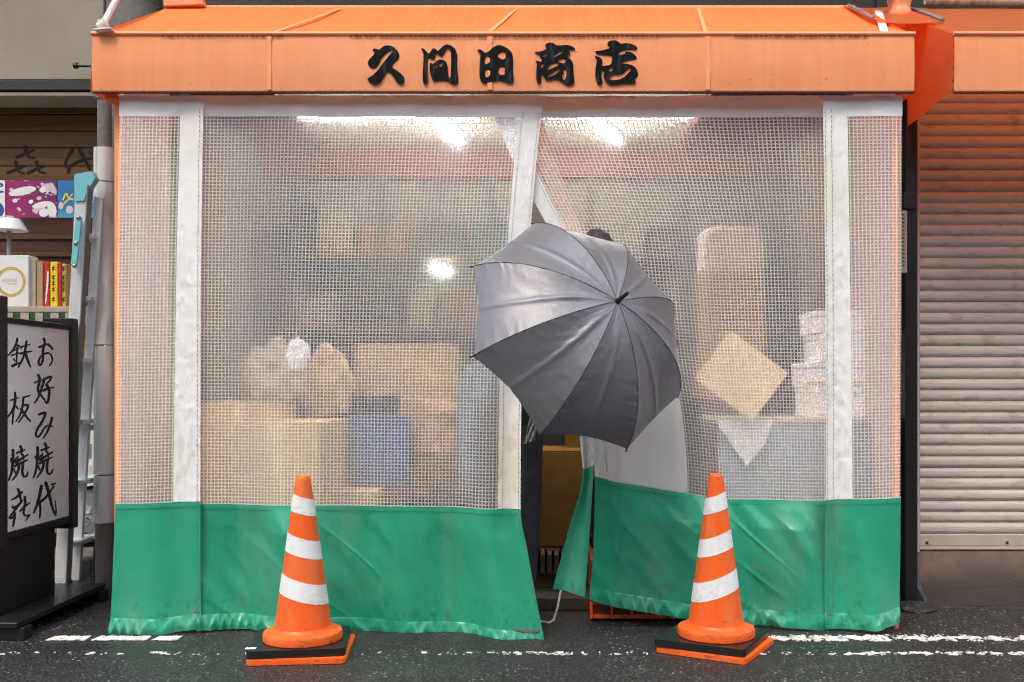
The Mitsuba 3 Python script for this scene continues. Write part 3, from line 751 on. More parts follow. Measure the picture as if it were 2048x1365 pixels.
for k in range(8):
    s = np.linspace(.03, 1.0, 30)
    a = UF + k * np.pi / 4; d = math.cos(a) * e1 + math.sin(a) * e2; r, z = rib(s)
    p = UC + d * r[:, None] + ua_ * (z + .0006)[:, None]
    obj('seam', tube(p, .0013, 6), 'm_umbrella_seam', um, smooth=60)
    p = UC + d * (r - .002)[:, None] + ua_ * (z - .006)[:, None]
    rb = obj('rib', tube(p, .0018, 6), 'm_steel', um, smooth=60)
    t = UC + d * rib(1.0)[0] + ua_ * rib(1.0)[1]; dd = d * math.cos(AL) * UR - ua_ * UH * .9; dd /= np.linalg.norm(dd)
    obj('tip', tube([t - dd * .012, t + dd * .012, t + dd * .016], [.0028, .0028, .0012], 8), 'm_black', um, smooth=40)
    mid = UC + d * rib(.5)[0] + ua_ * (rib(.5)[1] - .006); run = UC + ua_ * (UH - .20) + d * .012
    obj('stretcher', tube([run, mid], .0016, 6), 'm_steel', um)
ap = UC + ua_ * UH
obj('ferrule', cat(tube([ap - ua_ * .004, ap + ua_ * .004], [.016, .011], 16), tube([ap, ap + ua_ * .05, ap + ua_ * .068, ap + ua_ * .071], [.0085, .0075, .007, .004], 14)), 'm_black', um, smooth=40)
obj('shaft', tube([ap, ap - ua_ * .64], .0052, 12), 'm_black', um, smooth=40)
hb = ap - ua_ * .58
crook = [hb, hb - ua_ * .09]
side = np.cross(ua_, [0, 0, 1.0]); side /= np.linalg.norm(side)
for q in np.linspace(0, math.pi, 10)[1:]:
    crook.append(hb - ua_ * (.09 + .035 * math.sin(q)) + np.array([0, 0, -1]) * .035 * (1 - math.cos(q)))
obj('handle', tube(crook, .011, 12), 'm_black', um, smooth=60)

# ------------------------------------------------------------------ person behind the umbrella
def hull_chain(J, bones, ref=.02):
    parts = []
    for a, b in bones:
        pa, ra = J[a]; pb, rb = J[b]
        s0 = m3.Manifold.sphere(ra, 20).translate(list(map(float, pa))); s1 = m3.Manifold.sphere(rb, 20).translate(list(map(float, pb)))
        parts.append(m3.Manifold.batch_hull([s0, s1]))
    m = m3.Manifold.batch_boolean(parts, m3.OpType.Add).refine_to_length(ref).to_mesh()
    t = trimesh.Trimesh(m.vert_properties[:, :3], m.tri_verts, process=True)
    trimesh.smoothing.filter_taubin(t, iterations=14)
    return t


grip = ap - ua_ * .53
pe = thing('person', 'person in dark coat and trousers stepping out between the curtains behind the umbrella', 'person')
hd = np.array([.200, 4.22, 1.604])
J = {'hipc': ((-.165, 4.62, .92), .125), 'waist': ((-.09, 4.60, 1.08), .13), 'chest': ((.02, 4.46, 1.24), .14), 'neck0': ((.145, 4.29, 1.41), .062),
     'shl': ((-.095, 4.40, 1.34), .06), 'shr': ((.225, 4.36, 1.33), .06), 'ell': ((-.16, 4.34, 1.12), .048), 'wrl': (tuple(grip + [-.015, .055, .0]), .034),
     'elr': ((.20, 4.34, 1.10), .048), 'wrr': ((.08, 4.27, 1.06), .034), 'shc': ((.075, 4.38, 1.35), .09)}
coat = hull_chain(J, [('hipc', 'waist'), ('waist', 'chest'), ('chest', 'shc'), ('shc', 'neck0'), ('shc', 'shl'), ('shc', 'shr'), ('chest', 'shl'), ('chest', 'shr'), ('shl', 'ell'), ('ell', 'wrl'), ('shr', 'elr'), ('elr', 'wrr')], .02)
obj('coat', coat, 'm_navy', pe, smooth=True)
J = {'hl': ((-.235, 4.63, .90), .095), 'hr': ((-.118, 4.60, .88), .088), 'kl': ((-.30, 4.60, .50), .066), 'kr': ((-.118, 4.55, .50), .078), 'al': ((-.32, 4.68, .10), .052), 'ar': ((-.128, 4.50, .10), .060)}
tr = hull_chain(J, [('hl', 'hr'), ('hl', 'kl'), ('kl', 'al'), ('hr', 'kr'), ('kr', 'ar')], .016)
d = .004 * (meshkit.fbm(tr.vertices * [9, 9, 28], 3, 4) - .5) * 2
tr.vertices = tr.vertices + tr.vertex_normals * d[:, None]
obj('trousers', tr, 'm_navy', pe, smooth=True)
for nm, (x, y) in (('l', (-.32, 4.66)), ('r', (-.14, 4.50))):
    sh = hull_chain({'h': ((x, y + .04, .045), .042), 'b': ((x, y - .10, .04), .042), 't': ((x - .005, y - .17, .03), .03), 'an': ((x, y + .03, .10), .045)}, [('h', 'b'), ('b', 't'), ('h', 'an'), ('an', 'b')], .012)
    obj('shoe', sh, 'm_shoe', pe, smooth=True)
# head with face
ico = trimesh.creation.icosphere(4, 1.0); v = ico.vertices
f0 = v.copy()
jaw = np.clip(-v[:, 2], 0, 1)
f0[:, 0] *= .074 * (1 - .28 * jaw); f0[:, 1] *= .092 * (1 - .10 * jaw); f0[:, 2] *= .112
front = v[:, 1] < 0
def bump(cx, cz, w, h): return np.exp(-((v[:, 0] - cx) / w) ** 2 - ((v[:, 2] - cz) / w) ** 2) * h * front
f0[:, 1] -= bump(0, -.12, .13, .024) + bump(0, -.55, .2, .008) + bump(0, -.85, .22, .012) + bump(.35, .18, .2, .006) + bump(-.35, .18, .2, .006)
f0[:, 1] += bump(.36, .02, .16, .010) + bump(-.36, .02, .16, .010)
head = cat(trimesh.Trimesh(f0 + hd, ico.faces, process=False), tube([hd + [-.05, .07, -.19], hd + [-.012, .03, -.09], hd + [0, .01, -.05]], [.058, .054, .05], 16))
obj('head', head, 'm_skin', pe, smooth=True)
hk = v[:, 2] > -.05
hv = f0 * 1.09 + np.array([0, .006, .006]); hv += (meshkit.fbm(v * 9, 3, 6)[:, None] - .5) * v * .014
keep = [(v[f][:, 2].mean() > (.42 if v[f][:, 1].mean() < -.25 else -.45)) for f in ico.faces]
obj('hair', trimesh.Trimesh(hv + hd, ico.faces[np.array(keep)], process=False), 'm_hair', pe, smooth=True)
for s in (-1, 1):
    obj('eye', move(trimesh.creation.icosphere(2, .011), hd[0] + s * .027, hd[1] - .080, hd[2] + .003), 'm_eye', pe, smooth=True)
    e = trimesh.creation.icosphere(2, 1); e.apply_scale((.008, .02, .03)); obj('ear', move(e, hd[0] + s * .073, hd[1] + .008, hd[2] - .008), 'm_skin', pe, smooth=True)
mo = trimesh.creation.icosphere(2, 1); mo.apply_scale((.022, .006, .006)); obj('mouth', move(mo, hd[0], hd[1] - .083, hd[2] - .058), 'm_lip', pe, smooth=True)


def hand(center, shaft, palm_side, outward):
    """a hand closed round a shaft: palm beside it, four fingers wrapped about it, the thumb from the side"""
    z = shaft / np.linalg.norm(shaft); x = palm_side - z * np.dot(palm_side, z); x /= np.linalg.norm(x); y = np.cross(z, x)
    J, B = {}, []
    for i, (o, ln) in enumerate(((.030, .92), (.010, 1.0), (-.010, .95), (-.028, .8))):
        c = center + z * o
        pts = [c + x * .034 + y * .012, c + x * .012 + y * .030, c - x * .020 + y * .020 * ln, c - x * .022 - y * .010 * ln, c - x * .004 - y * .022 * ln]
        for j, p in enumerate(pts): J[f'{i}{j}'] = (p, .0095 - .0007 * j)
        B += [(f'{i}{j}', f'{i}{j+1}') for j in range(4)]
    J['w'] = (center + x * .05 + outward * .05, .026); J['p0'] = (center + x * .036 + z * .024, .015); J['p1'] = (center + x * .036 - z * .022, .015)
    J['t0'] = (center + x * .030 + z * .036 - y * .012, .012); J['t1'] = (center + x * .006 + z * .044 - y * .026, .0105); J['t2'] = (center - x * .018 + z * .040 - y * .018, .009)
    B += [('p0', 'p1'), ('w', 'p0'), ('w', 'p1'), ('p0', 't0'), ('t0', 't1'), ('t1', 't2'), ('p0', '00'), ('p0', '10'), ('p1', '20'), ('p1', '30')]
    return hull_chain(J, B, .006)


obj('hand', hand(grip, ua_, np.array([-.2, .9, -.2]), np.array([-.1, .9, .0])), 'm_skin', pe, smooth=True)
obj('hand', hand(np.array([.06, 4.235, 1.05]), np.array([.1, .1, 1.0]), np.array([.3, .9, 0]), np.array([.3, .9, .2])), 'm_skin', pe, smooth=True)
# crumpled plastic sleeve hanging by the leg
n = 16; tt = np.linspace(0, 1, n)
pc = np.stack([at(1078 - 20 * t, 800 + 85 * t, 4.34) for t in tt])
Pn = np.stack([pc + np.outer(np.ones(n), [w * .024, 0, w * .010]) + np.stack([0 * tt, .012 * np.sin(w * 7 + tt * 9) + .01 * rs.rand(n), 0 * tt], -1) for w in np.linspace(-1, 1, 14)], 0)
one('plastic_sleeve', 'crumpled grey plastic sleeve dangling below the umbrella beside the dark trousers', 'plastic sleeve', cat(grid(Pn, True), grid(Pn + [0, .012, 0])), 'm_grey_plastic')

# ------------------------------------------------------------------ traffic cones
def traffic_cone(label, cx, cy, rz, tilt, tag):
    k = thing('traffic_cone', label, 'traffic cone', 'traffic cones in front of the curtains')
    z0, zt, r0, rt = .086, .706, .114, .028
    R = lambda z: r0 + (rt - r0) * (z - z0) / (zt - z0)
    prof = [[0, z0 - .02], [r0 + .002, z0 - .02], [r0 + .001, z0]] + [[R(z), z] for z in np.linspace(z0 + .01, zt - .012, 14)] + [[rt * .93, zt - .003], [rt * .75, zt + .003], [rt * .4, zt + .005], [0, zt + .005]]
    obj('body', lathe(prof, 56, cx, cy), 'm_cone_orange', k, smooth=40)
    fl = [[0, .052], [.150, .052], [.156, .058], [.157, .078], [.153, .088], [.143, .092], [.125, .093], [.118, .098], [.112, .108], [0, .108]]
    obj('flange', lathe(fl, 56, cx, cy), 'm_cone_orange', k, smooth=40)
    for zc, hh in ((.592, .067), (.430, .072), (.262, .077)):
        a = np.linspace(0, 2 * np.pi, 65)
        rows = []
        for s in np.linspace(-.5, .5, 5):
            z = zc + s * hh + tilt * R(zc) * np.cos(a)
            r = R(z) + .0016
            rows.append(np.stack([cx + r * np.cos(a), cy + r * np.sin(a), z], -1))
        obj('reflective_band', grid(np.array(rows), True), 'm_reflective', k, smooth=True)

    def plate(w, z0, z1, m, nm, r, off=(0, 0), rr=0.0, label=None):
        s = sbox(-w / 2, -w / 2, w / 2, w / 2).buffer(-r).buffer(r, 6)
        top = prism(s, z1 - z0 - .004); ch = prism(s.buffer(-.003), z1 - z0)
        mm = cat(top, ch); mm.apply_transform(trimesh.transformations.rotation_matrix(math.radians(rz + rr), (0, 0, 1)))
        mm.apply_translation((cx + off[0], cy + off[1], z0)); obj(nm, mm, m, k, label=label)
    plate(.375, 0.002, .024, 'm_cone_orange', 'base', .02)
    plate(.372, .026, .054, 'm_black', 'rubber_weight', .02, (-.012, .010), 3)
    if tag:
        t = box(-.02, .02, -.012, .012, .0545, .0555, 0); t.apply_transform(trimesh.transformations.rotation_matrix(math.radians(rz), (0, 0, 1)))
        obj('sticker', move(t, cx - .165, cy - .15, 0), 'm_paper', k)
    return k


traffic_cone('orange traffic cone before the left curtain, small white sticker on its black weight', -.988, 3.984, 5, -.30, True)
traffic_cone('orange traffic cone in front of the right curtain, its square base turned cornerwise', .675, 4.048, -30, .36, False)

# ------------------------------------------------------------------ the shop behind the curtains
sb = thing('shop_building', 'dark fronted shop building behind the lettered awning and vinyl curtains', 'building')
YF, YK, XL, XR, ZC = 5.03, 6.45, -1.86, 1.53, 2.60
obj('upper_wall', box(-1.98, 1.66, YF + .05, 7.0, ZC + .1, 6.2), 'm_upper_dark', sb)
obj('upper_ledge', box(-1.9, 1.66, YF + .0, YF + .06, 3.16, 3.22), 'm_dark', sb)
obj('side_wall', box(XL - .10, XL, YF, 7.0, 0, ZC + .1), 'm_back_wall', sb)
obj('side_wall', box(XR, XR + .10, YF, 7.0, 0, ZC + .1), 'm_back_wall', sb)
obj('back_wall', box(XL, XR, YK, YK + .1, 0, 2.40), 'm_back_wall', sb)
obj('red_beam', box(XL, XR, YK - .06, YK + .1, 2.40, ZC + .05), 'm_red', sb)
obj('ceiling', box(gx(595, 5.6), gx(1395, 5.6), YF + .1, YK - .06, ZC, ZC + .05), 'm_ceiling', sb)
obj('soffit', box(XL, gx(595, 5.6) - .002, YF + .1, YK - .06, ZC - .03, ZC + .05), 'm_red', sb)
obj('soffit', box(gx(1395, 5.6) + .002, XR, YF + .1, YK - .06, ZC - .03, ZC + .05), 'm_red', sb)
obj('floor', box(XL, XR, 4.72, YK, 0.0, .06), 'm_floor_in', sb)


def lamp(label, p, q, power):
    k = thing('fluorescent_lamp', label, 'lamp')
    p, q = np.array(p, float), np.array(q, float); d = (q - p) / np.linalg.norm(q - p)
    obj('tube', tube([p, q], .016, 12), 'm_paper', k, smooth=40, emitter={'type': 'area', 'radiance': rgb((power, power, power * .97))})
    obj('batten', beam(p + [0, 0, .035], q + [0, 0, .035], .06, .03, up=(0, 0, 1)), 'm_cream', k)
    for e in (p - d * .012, q + d * .012):
        obj('socket', tube([e - d * .01, e + d * .01], .019, 10), 'm_paper', k, smooth=40)


lamp('lit fluorescent tube under the ceiling behind the left curtain, running along the front', at(600, 229, 5.5), at(954, 229, 5.5), 6)
lamp('lit fluorescent tube under the ceiling behind the right curtain, running along the front', at(1092, 229, 5.5), at(1388, 229, 5.5), 6)
lamp('lit fluorescent tube running back into the shop, left of the doorway', [-.62, 5.62, 2.555], [-.55, 6.1, 2.555], 6)
lamp('lit fluorescent tube running back into the shop, right of the doorway', [.25, 5.62, 2.555], [.42, 6.1, 2.555], 6)
bl = thing('hanging_lamp', 'small lit oval lamp hanging deep in the shop left of the umbrella', 'lamp')
sp = trimesh.creation.icosphere(3, 1); sp.apply_scale((.070, .05, .026)); sp = rot(sp, (0, 1, 0), 14); c = at(882, 540, 6.1)
obj('bulb', move(sp, *c), 'm_paper', bl, smooth=True, emitter={'type': 'area', 'radiance': rgb((2.2, 2.4, 1.9))})
obj('flex', tube([c + [0, 0, .03], [c[0], c[1], ZC]], .004, 6), 'm_dark', bl)
obj('cap', tube([c + [0, 0, .026], c + [0, 0, .06]], [.03, .012], 12), 'm_dark', bl, smooth=40)


def carton(label, px0, px1, py0, py1, Y, dep, m='m_card', tape=True, name='carton', catn='cardboard box', z0=None, rz=0):
    k = thing(name, label, catn)
    x0, x1, zt, zb = gx(px0, Y), gx(px1, Y), gz(py0, Y), (gz(py1, Y) if z0 is None else z0)
    cx, cy = (x0 + x1) / 2, Y + dep / 2
    R_ = lambda mm: rot(mm, (0, 0, 1), rz, (cx, Y, 0)) if rz else mm
    obj('carton_body', R_(box(x0, x1, Y, Y + dep, zb, zt - .006, .004)), m, k)
    obj('flap', R_(box(x0 + .002, cx - .0015, Y + .001, Y + dep - .001, zt - .0055, zt, .001)), m, k)
    obj('flap', R_(box(cx + .0015, x1 - .002, Y + .001, Y + dep - .001, zt - .0055, zt, .001)), m, k)
    if tape: obj('tape', R_(cat(box(cx - .025, cx + .025, Y - .0012, Y - .0004, zt - .5 * (zt - zb), zt, 0), box(cx - .025, cx + .025, Y, Y + dep, zt + .0004, zt + .0012, 0))), 'm_card_tape', k)
    return k


carton('tall cardboard box standing at the far left inside the curtains', 402, 552, 806, 1010, 4.86, .40, z0=.06)
carton('large taped cardboard box in front, left of the blue crate', 470, 641, 846, 1010, 4.58, .66, z0=.002)
carton('flat cardboard box low on the floor beneath the blue crate', 645, 752, 985, 1040, 4.9, .3, z0=.06, tape=False)
carton('yellowish cardboard box stacked high on the shelf above the blue crate', 714, 908, 687, 792, 5.62, .35, m='m_kraft')
carton('brown cardboard box in the middle of the shelf, beside the pale sack', 800, 905, 770, 850, 5.35, .3, m='m_card', tape=False)
carton('mustard yellow cardboard box standing on the pallet in the doorway', 1078, 1172, 902, 1094, 5.1, .42, m='m_mustard', tape=False)
carton('dim brown cardboard box behind the mustard box in the doorway', 1132, 1240, 840, 960, 5.35, .3, m='m_mustard', tape=False)
# blue crate with ribs
bc = thing('plastic_crate', 'blue plastic crate inside the left curtain, right of the large cardboard box', 'crate')
x0, x1, zt, zb = gx(704, 5.15), gx(816, 5.15), gz(833, 5.15), gz(968, 5.15)
obj('crate_body', cat(box(x0, x1, 5.15, 5.17, zb, zt), box(x0, x1, 5.42, 5.44, zb, zt), box(x0, x0 + .02, 5.17, 5.42, zb, zt), box(x1 - .02, x1, 5.17, 5.42, zb, zt), box(x0, x1, 5.15, 5.44, zb - .01, zb)), 'm_blue', bc)
obj('rim', cat(box(x0 - .012, x1 + .012, 5.138, 5.15, zt - .03, zt)), 'm_blue', bc)
obj('stand', box(x0 + .01, x1 - .01, 5.16, 5.43, .06, zb - .011), 'm_brown', bc)
# orange crate under the right curtain
oc = thing('plastic_crate', 'orange plastic crate on the ground showing under the right curtain', 'crate')
x0, x1 = gx(1178, 4.62), gx(1420, 4.62)
rim = [box(x0, x1, 4.5, 4.512, .012, .03, .002), box(x0, x1, 4.5, 4.512, .075, .09, .002)] + [box(x, x + .012, 4.494, 4.512, .012, .09, .002) for x in np.linspace(x0, x1 - .012, 7)]
obj('lattice', cat(*rim), 'm_cone_orange', oc)
obj('crate_body', box(x0, x1, 4.514, 4.80, .012, .28), 'm_red', oc)
# sacks and bags


def sack(label, px, py0, py1, w, Y, m, seed, name='sack', catn='sack', dep=.12):
    k = thing(name, label, catn)
    s = trimesh.creation.icosphere(4, 1.0); v = s.vertices
    sg = np.sign(v) * np.abs(v) ** .62
    zt, zb = gz(py0, Y), gz(py1, Y)
    P = sg * [w / 2, dep, (zt - zb) / 2]
    P += v * (.11 * (meshkit.fbm(v * 2.6, 4, seed) - .5))[:, None]
    obj('sack_body', trimesh.Trimesh(P + [gx(px, Y), Y + dep, (zt + zb) / 2], s.faces, process=False), m, k, smooth=True)
    neck = trimesh.creation.icosphere(2, 1.0); neck.vertices = neck.vertices * [w * .16, .03, .03] + (meshkit.fbm(neck.vertices * 5, 2, seed)[:, None] - .5) * .03
    obj('knot', move(neck, gx(px, Y), Y + dep, zt + .012), m, k, smooth=True)
    return k


sack('plump pale brown sack to the right of the blue crate', 868, 800, 930, .26, 5.22, 'm_tan', 3)
sack('crumpled cream sack sagging on the tall cardboard box', 540, 690, 806, .28, 5.0, 'm_cream', 5)
sack('crumpled pinkish paper bag behind the hanging bag', 640, 700, 840, .24, 5.3, 'm_kraft', 8)
sack('brown paper sack leaning under the stacked yellowish box', 838, 740, 850, .2, 5.5, 'm_card', 9)
sack('low grey sack on the floor left of the left curtain edge', 880, 925, 1010, .34, 5.05, 'm_brown', 10)
sack('slate blue cloth bundle standing inside the left curtain beside the doorway', 958, 735, 1005, .21, 4.72, 'm_slate', 14, name='cloth_bundle', catn='bundle', dep=.09)
# hanging shiny bag
hbk = thing('plastic_bag', 'small shiny clear plastic bag with a white label hanging behind the left curtain', 'bag')
s = trimesh.creation.icosphere(4, 1.0); v = s.vertices
P = v * [.052, .03, .075] + v * (.035 * (meshkit.fbm(v * 4, 3, 2) - .5))[:, None]
obj('bag_body', trimesh.Trimesh(P + at(595, 708, 4.75), s.faces, process=False), 'm_styro', hbk)
obj('bag_label', move(box(-.018, .018, -.002, .002, -.022, .022), *(at(597, 712, 4.70))), 'm_paper', hbk)
obj('cord', tube([at(595, 680, 4.75), at(590, 560, 4.78)], .003, 6), 'm_grey', hbk)

# back shelves with goods
sh = thing('shelf_rack', 'dark shelf rack of goods along the back wall of the shop', 'shelf')
for px in (590, 765, 985, 1180, 1370, 1545):
    obj('upright', box(gx(px, 6.1) - .02, gx(px, 6.1) + .02, 6.08, 6.12, .06, 2.35), 'm_dark', sh)
SHZ = [.55, 1.0, 1.42, 1.86]
for z in SHZ:
    obj('board', box(gx(560, 6.1), gx(1570, 6.1), 6.07, 6.40, z - .025, z), 'm_brown', sh)
goods = [('m_grey', 'grey'), ('m_brown', 'brown'), ('m_back_wall', 'faded brown'), ('m_dkgreen', 'dark green'), ('m_back_wall', 'drab brown'), ('m_tan', 'tan'), ('m_dark', 'black'), ('m_dark', 'black')]
names_row = ['lowest', 'second lowest', 'middle', 'second highest', 'top']
gi = 0
for r, z in enumerate(SHZ):
    if r in (0, 4): continue
    x = gx(575, 6.1)
    while x < gx(1545, 6.1) - .2:
        w = rnd.uniform(.14, .34); hgt = rnd.uniform(.16, .34) if r < 4 else rnd.uniform(.08, .1)
        m, cn = goods[(gi * 5 + r * 3) % len(goods)]
        place = 'left' if x < gx(800, 6.1) else ('middle' if x < gx(1180, 6.1) else 'right')
        if rnd.random() < .72:
            lb = f'{cn} box on the {names_row[r]} shelf of the back rack, {place} part'
            if lb in [q_.get('label') for q_ in labels.values()]: lb = lb.replace(' box', ' box, the further right,')
            k = thing('storage_box', lb, 'box', 'goods on the back rack')
            y0 = 6.09 + rnd.random() * .05
            obj('box_body', box(x, x + w - .02, y0, 6.38, z + .001, z + hgt, .008), m, k)
            obj('lid', box(x - .004, x + w - .016, y0 - .006, 6.386, z + hgt + .001, z + hgt + .022, .006), m, k)
        x += w + rnd.uniform(0, .06); gi += 1

# right side: counter, draped paper and cloth, foam boxes, wooden trays with a pink bundle
ct = thing('counter', 'counter covered with a blue grey sheet inside the right curtain', 'counter')
x0, x1 = gx(1432, 4.85), gx(1782, 4.75)
xs, zs = np.linspace(x0, x1, 90), np.linspace(.07, gz(848, 4.8), 30)
Xg, Zg = np.meshgrid(xs, zs, indexing='ij')
Yg = 4.80 + .012 * np.sin(Xg * 60 + 1.5 * np.sin(Xg * 13)) * (1 - (Zg - .07) / .8)
obj('skirt_sheet', grid(np.stack([Xg, Yg, Zg], -1), True), 'm_counter', ct, smooth=True)
obj('top_board', box(x0 - .01, x1 + .01, 4.79, 5.35, gz(848, 4.8), gz(838, 4.8)), 'm_cream', ct)
ZT = gz(838, 4.8)
fb_ = [((1620, 1786), (776, 838), 'bottom foam box of the stack'), ((1614, 1784), (726, 774), 'middle foam box of the stack'), ((1640, 1772), (668, 724), 'upper foam box of the stack'), ((1630, 1735), (622, 666), 'topmost foam box of the stack')]
for (a, b), (t, u_), lb in fb_:
    k = thing('foam_box', f'white {lb} on the blue grey counter', 'foam box', 'foam boxes stacked on the counter')
    z1, z0 = gz(t, 4.9), gz(u_, 4.9)
    if t == 776: z0 = ZT + .001
    obj('box_body', box(gx(a, 4.9), gx(b, 4.9), 4.88, 5.2, z0, z1 - .03, .003), 'm_styro', k)
    obj('lid', box(gx(a, 4.9) - .006, gx(b, 4.9) + .006, 4.874, 5.206, z1 - .028, z1, .006), 'm_styro', k)
    if t == 726: obj('tape', box(gx(a, 4.9) - .007, gx(b, 4.9) + .007, 4.8715, 4.8735, z0 + .012, z0 + .026, 0), 'm_card_tape', k)
# tilted kraft sheet: a flattened carton held on its corner, and a cloth corner below
c = at(1487, 752, 4.68)
kp = rot(box(-.17, .17, -.006, .006, -.15, .15, .003), (0, 1, 0), 38); kp = rot(kp, (1, 0, 0), -12)
k = thing('kraft_panel', 'flattened pale cardboard panel standing on its corner on the counter', 'cardboard panel')
obj('sheet', move(kp, *(c + [0, .06, 0])), 'm_kraft', k)
tri = Polygon([(gx(1432, 4.76), gz(842, 4.76)), (gx(1548, 4.76), gz(838, 4.76)), (gx(1530, 4.76), gz(890, 4.76)), (gx(1494, 4.76), gz(934, 4.76)), (gx(1470, 4.76), gz(900, 4.76))])
m = prism(tri, .004); v = m.vertices.copy(); m.vertices = np.stack([v[:, 0], 4.77 - v[:, 2], v[:, 1]], -1); trimesh.repair.fix_normals(m)
one('cloth', 'white cloth corner hanging down over the front of the counter', 'cloth', m, 'm_cloth_white')
tn = thing('tray_stack', 'stack of orange brown wooden trays behind the right curtain', 'tray stack')
x0, x1 = gx(1412, 5.4), gx(1532, 5.4)
for i, z in enumerate(np.arange(gz(800, 5.4), gz(556, 5.4), .055)):
    obj('tray', box(x0 + .006 * rnd.random(), x1 - .006 * rnd.random(), 5.4, 5.75, z, z + .048, .005), 'm_tan', tn)
obj('stand', box(x0 + .02, x1 - .02, 5.42, 5.72, .06, gz(800, 5.4) - .002), 'm_brown', tn)
s = trimesh.creation.icosphere(4, 1.0); v = s.vertices; sg = np.sign(v) * np.abs(v) ** .28
zt, zb = gz(450, 5.4), gz(552, 5.4)
one('bundle', 'rounded pale pink wrapped bundle on top of the wooden trays', 'bundle', trimesh.Trimesh(sg * [(x1 - x0) / 2 + .01, .15, (zt - zb) / 2] + v * (.02 * (meshkit.fbm(v * 3, 3, 9) - .5))[:, None] + [(x0 + x1) / 2, 5.57, (zt + zb) / 2], s.faces, process=False), 'm_pink', smooth=True)
# pallet and grate in the doorway, bent wire by the curtain edge
pl = thing('pallet', 'dark brown slatted pallet on the floor of the doorway', 'pallet')
for x in np.arange(gx(1040, 4.95), gx(1230, 4.95), .034):
    obj('slat', box(x, x + .022, 4.9, 5.6, .14, .235, .003), 'm_brown', pl)
for y in (4.95, 5.25, 5.55): obj('bearer', box(gx(1040, 4.95), gx(1230, 4.95) - .01, y, y + .05, .06, .139, .003), 'm_brown', pl)
one('bent_wire', 'bent pale wire stand on the road at the edge of the left curtain', 'wire', tube([at(1122, 1180, 4.42), at(1116, 1212, 4.42), at(1108, 1240, 4.42), at(1098, 1246, 4.42), at(1078, 1242, 4.42)], .005, 8), 'm_pipe', smooth=60)

# ------------------------------------------------------------------ right: post, shutter shop
po = thing('steel_post', 'dark steel post with a white plate between the curtains and the shutter', 'post')
obj('shaft', box(gx(1806, 4.84), gx(1831, 4.84), 4.81, 4.87, 0, 2.45, .004), 'm_black', po)
obj('plate', box(gx(1804, 4.78), gx(1817, 4.78), 4.795, 4.808, gz(546, 4.78), gz(420, 4.78), .004), 'm_cream', po, label='white plate fixed to the post')
obj('plate_mark', cat(*[box(gx(1806, 4.78), gx(1806, 4.78) + .012, 4.7935, 4.7945, z, z + .006, 0) for z in np.linspace(gz(532, 4.78), gz(430, 4.78), 14)]), 'm_ink', po, kind='stuff')
obj('collar', cat(box(gx(1803, 4.8), gx(1832, 4.8), 4.79, 4.89, gz(420, 4.8) - .0, gz(385, 4.8), .008)), 'm_black', po)
obj('foot', trimesh.convex.convex_hull(np.array([[gx(1828, 4.84), 4.82, 0.01], [gx(1828, 4.84), 4.87, 0.01], [gx(1850, 4.84), 4.84, .02], [gx(1830, 4.84), 4.84, .10]])), 'm_black', po)
s = trimesh.creation.icosphere(4, 1.0); v = s.vertices
P = v * [.105, .09, .035] + v * (.03 * (meshkit.fbm(v * 3, 3, 3) - .5))[:, None]
one('concrete_footing', 'rounded lump of pale concrete at the foot of the steel post', 'footing', trimesh.Trimesh(P + [gx(1832, 4.72), 4.74, 0.0], s.faces, process=False), 'm_step', smooth=True)

YS = 5.05
ss = thing('shutter_shop', 'shop front closed with a roller shutter, at the right', 'building')
zs0, zs1 = gz(1092, YS), gz(150, YS)
pit = .0561
ncurve = 7
a = np.linspace(-1, 1, ncurve)
prof = [(YS + .012, 0.0)] + [(YS + .002 - .006 * (1 - x ** 4), .006 + (x + 1) / 2 * (pit - .016)) for x in a] + [(YS + .012, pit - .001)]
xa, xb = gx(1838, YS), 9.0
zcur = zs0 + .062
sht = obj('shutter', box(xa - .01, xb, YS + .013, YS + .02, zs0, zs1 + .1), 'm_shutter_gap', ss)
while zcur < zs1 + .1:
    P = np.array([[[x, y, zcur + z] for y, z in prof] for x in (xa, xb)])
    P[..., 1] += rnd.uniform(-.0025, .0025); P[1, :, 2] += rnd.uniform(-.002, .002)
    obj('slat', grid(P), 'm_shutter', sht, smooth=35)
    zcur += pit
obj('bottom_rail', box(xa, xb, YS - .012, YS + .012, zs0, zs0 + .06, .004), 'm_jamb', sht)
for px in (1852, 2012): obj('rivet', move(trimesh.creation.icosphere(2, .008), gx(px, YS), YS - .013, zs0 + .018), 'm_dark', sht, smooth=True)
obj('jamb', box(gx(1817, YS), gx(1836, YS), YS - .03, YS + .05, zs0 - .03, zs1 + .1, .003), 'm_jamb', ss)
obj('sill', box(gx(1836, YS), xb, YS - .02, YS + .06, zs0 - .018, zs0 - .002, .003), 'm_jamb', ss)
ncr = 60
st_ = np.array([[[x, y, z] for y, z in ((YS + .1, zs0 - .02), (YS - .01, zs0 - .022), (YS - .03, zs0 - .05), (YS - .10, .11), (YS - .17, .05), (YS - .26, .004))] for x in np.linspace(gx(1822, YS), xb, ncr)])
st_[..., 2] += .012 * (meshkit.fbm(st_ * 6, 3, 5) - .5) * (st_[..., 2] > .005)
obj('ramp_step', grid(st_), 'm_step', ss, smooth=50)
obj('upper_wall', box(1.665, 30, YF + .06, 7.0, zs1 + .11, 6.2), 'm_upper_dark', ss)
obj('end_wall', box(9.0, 30, YS - .1, YS + .3, 0, zs1 + .1), 'm_concrete', ss)
obj('gutter', tube([at(1850, 1, YF), at(2300, 3, YF)], .022, 10), 'm_pipe', ss, smooth=40)
obj('side_wall', box(1.665, gx(1817, YS) - .002, YS, 7.0, 0, 2.95), 'm_upper_dark', ss)

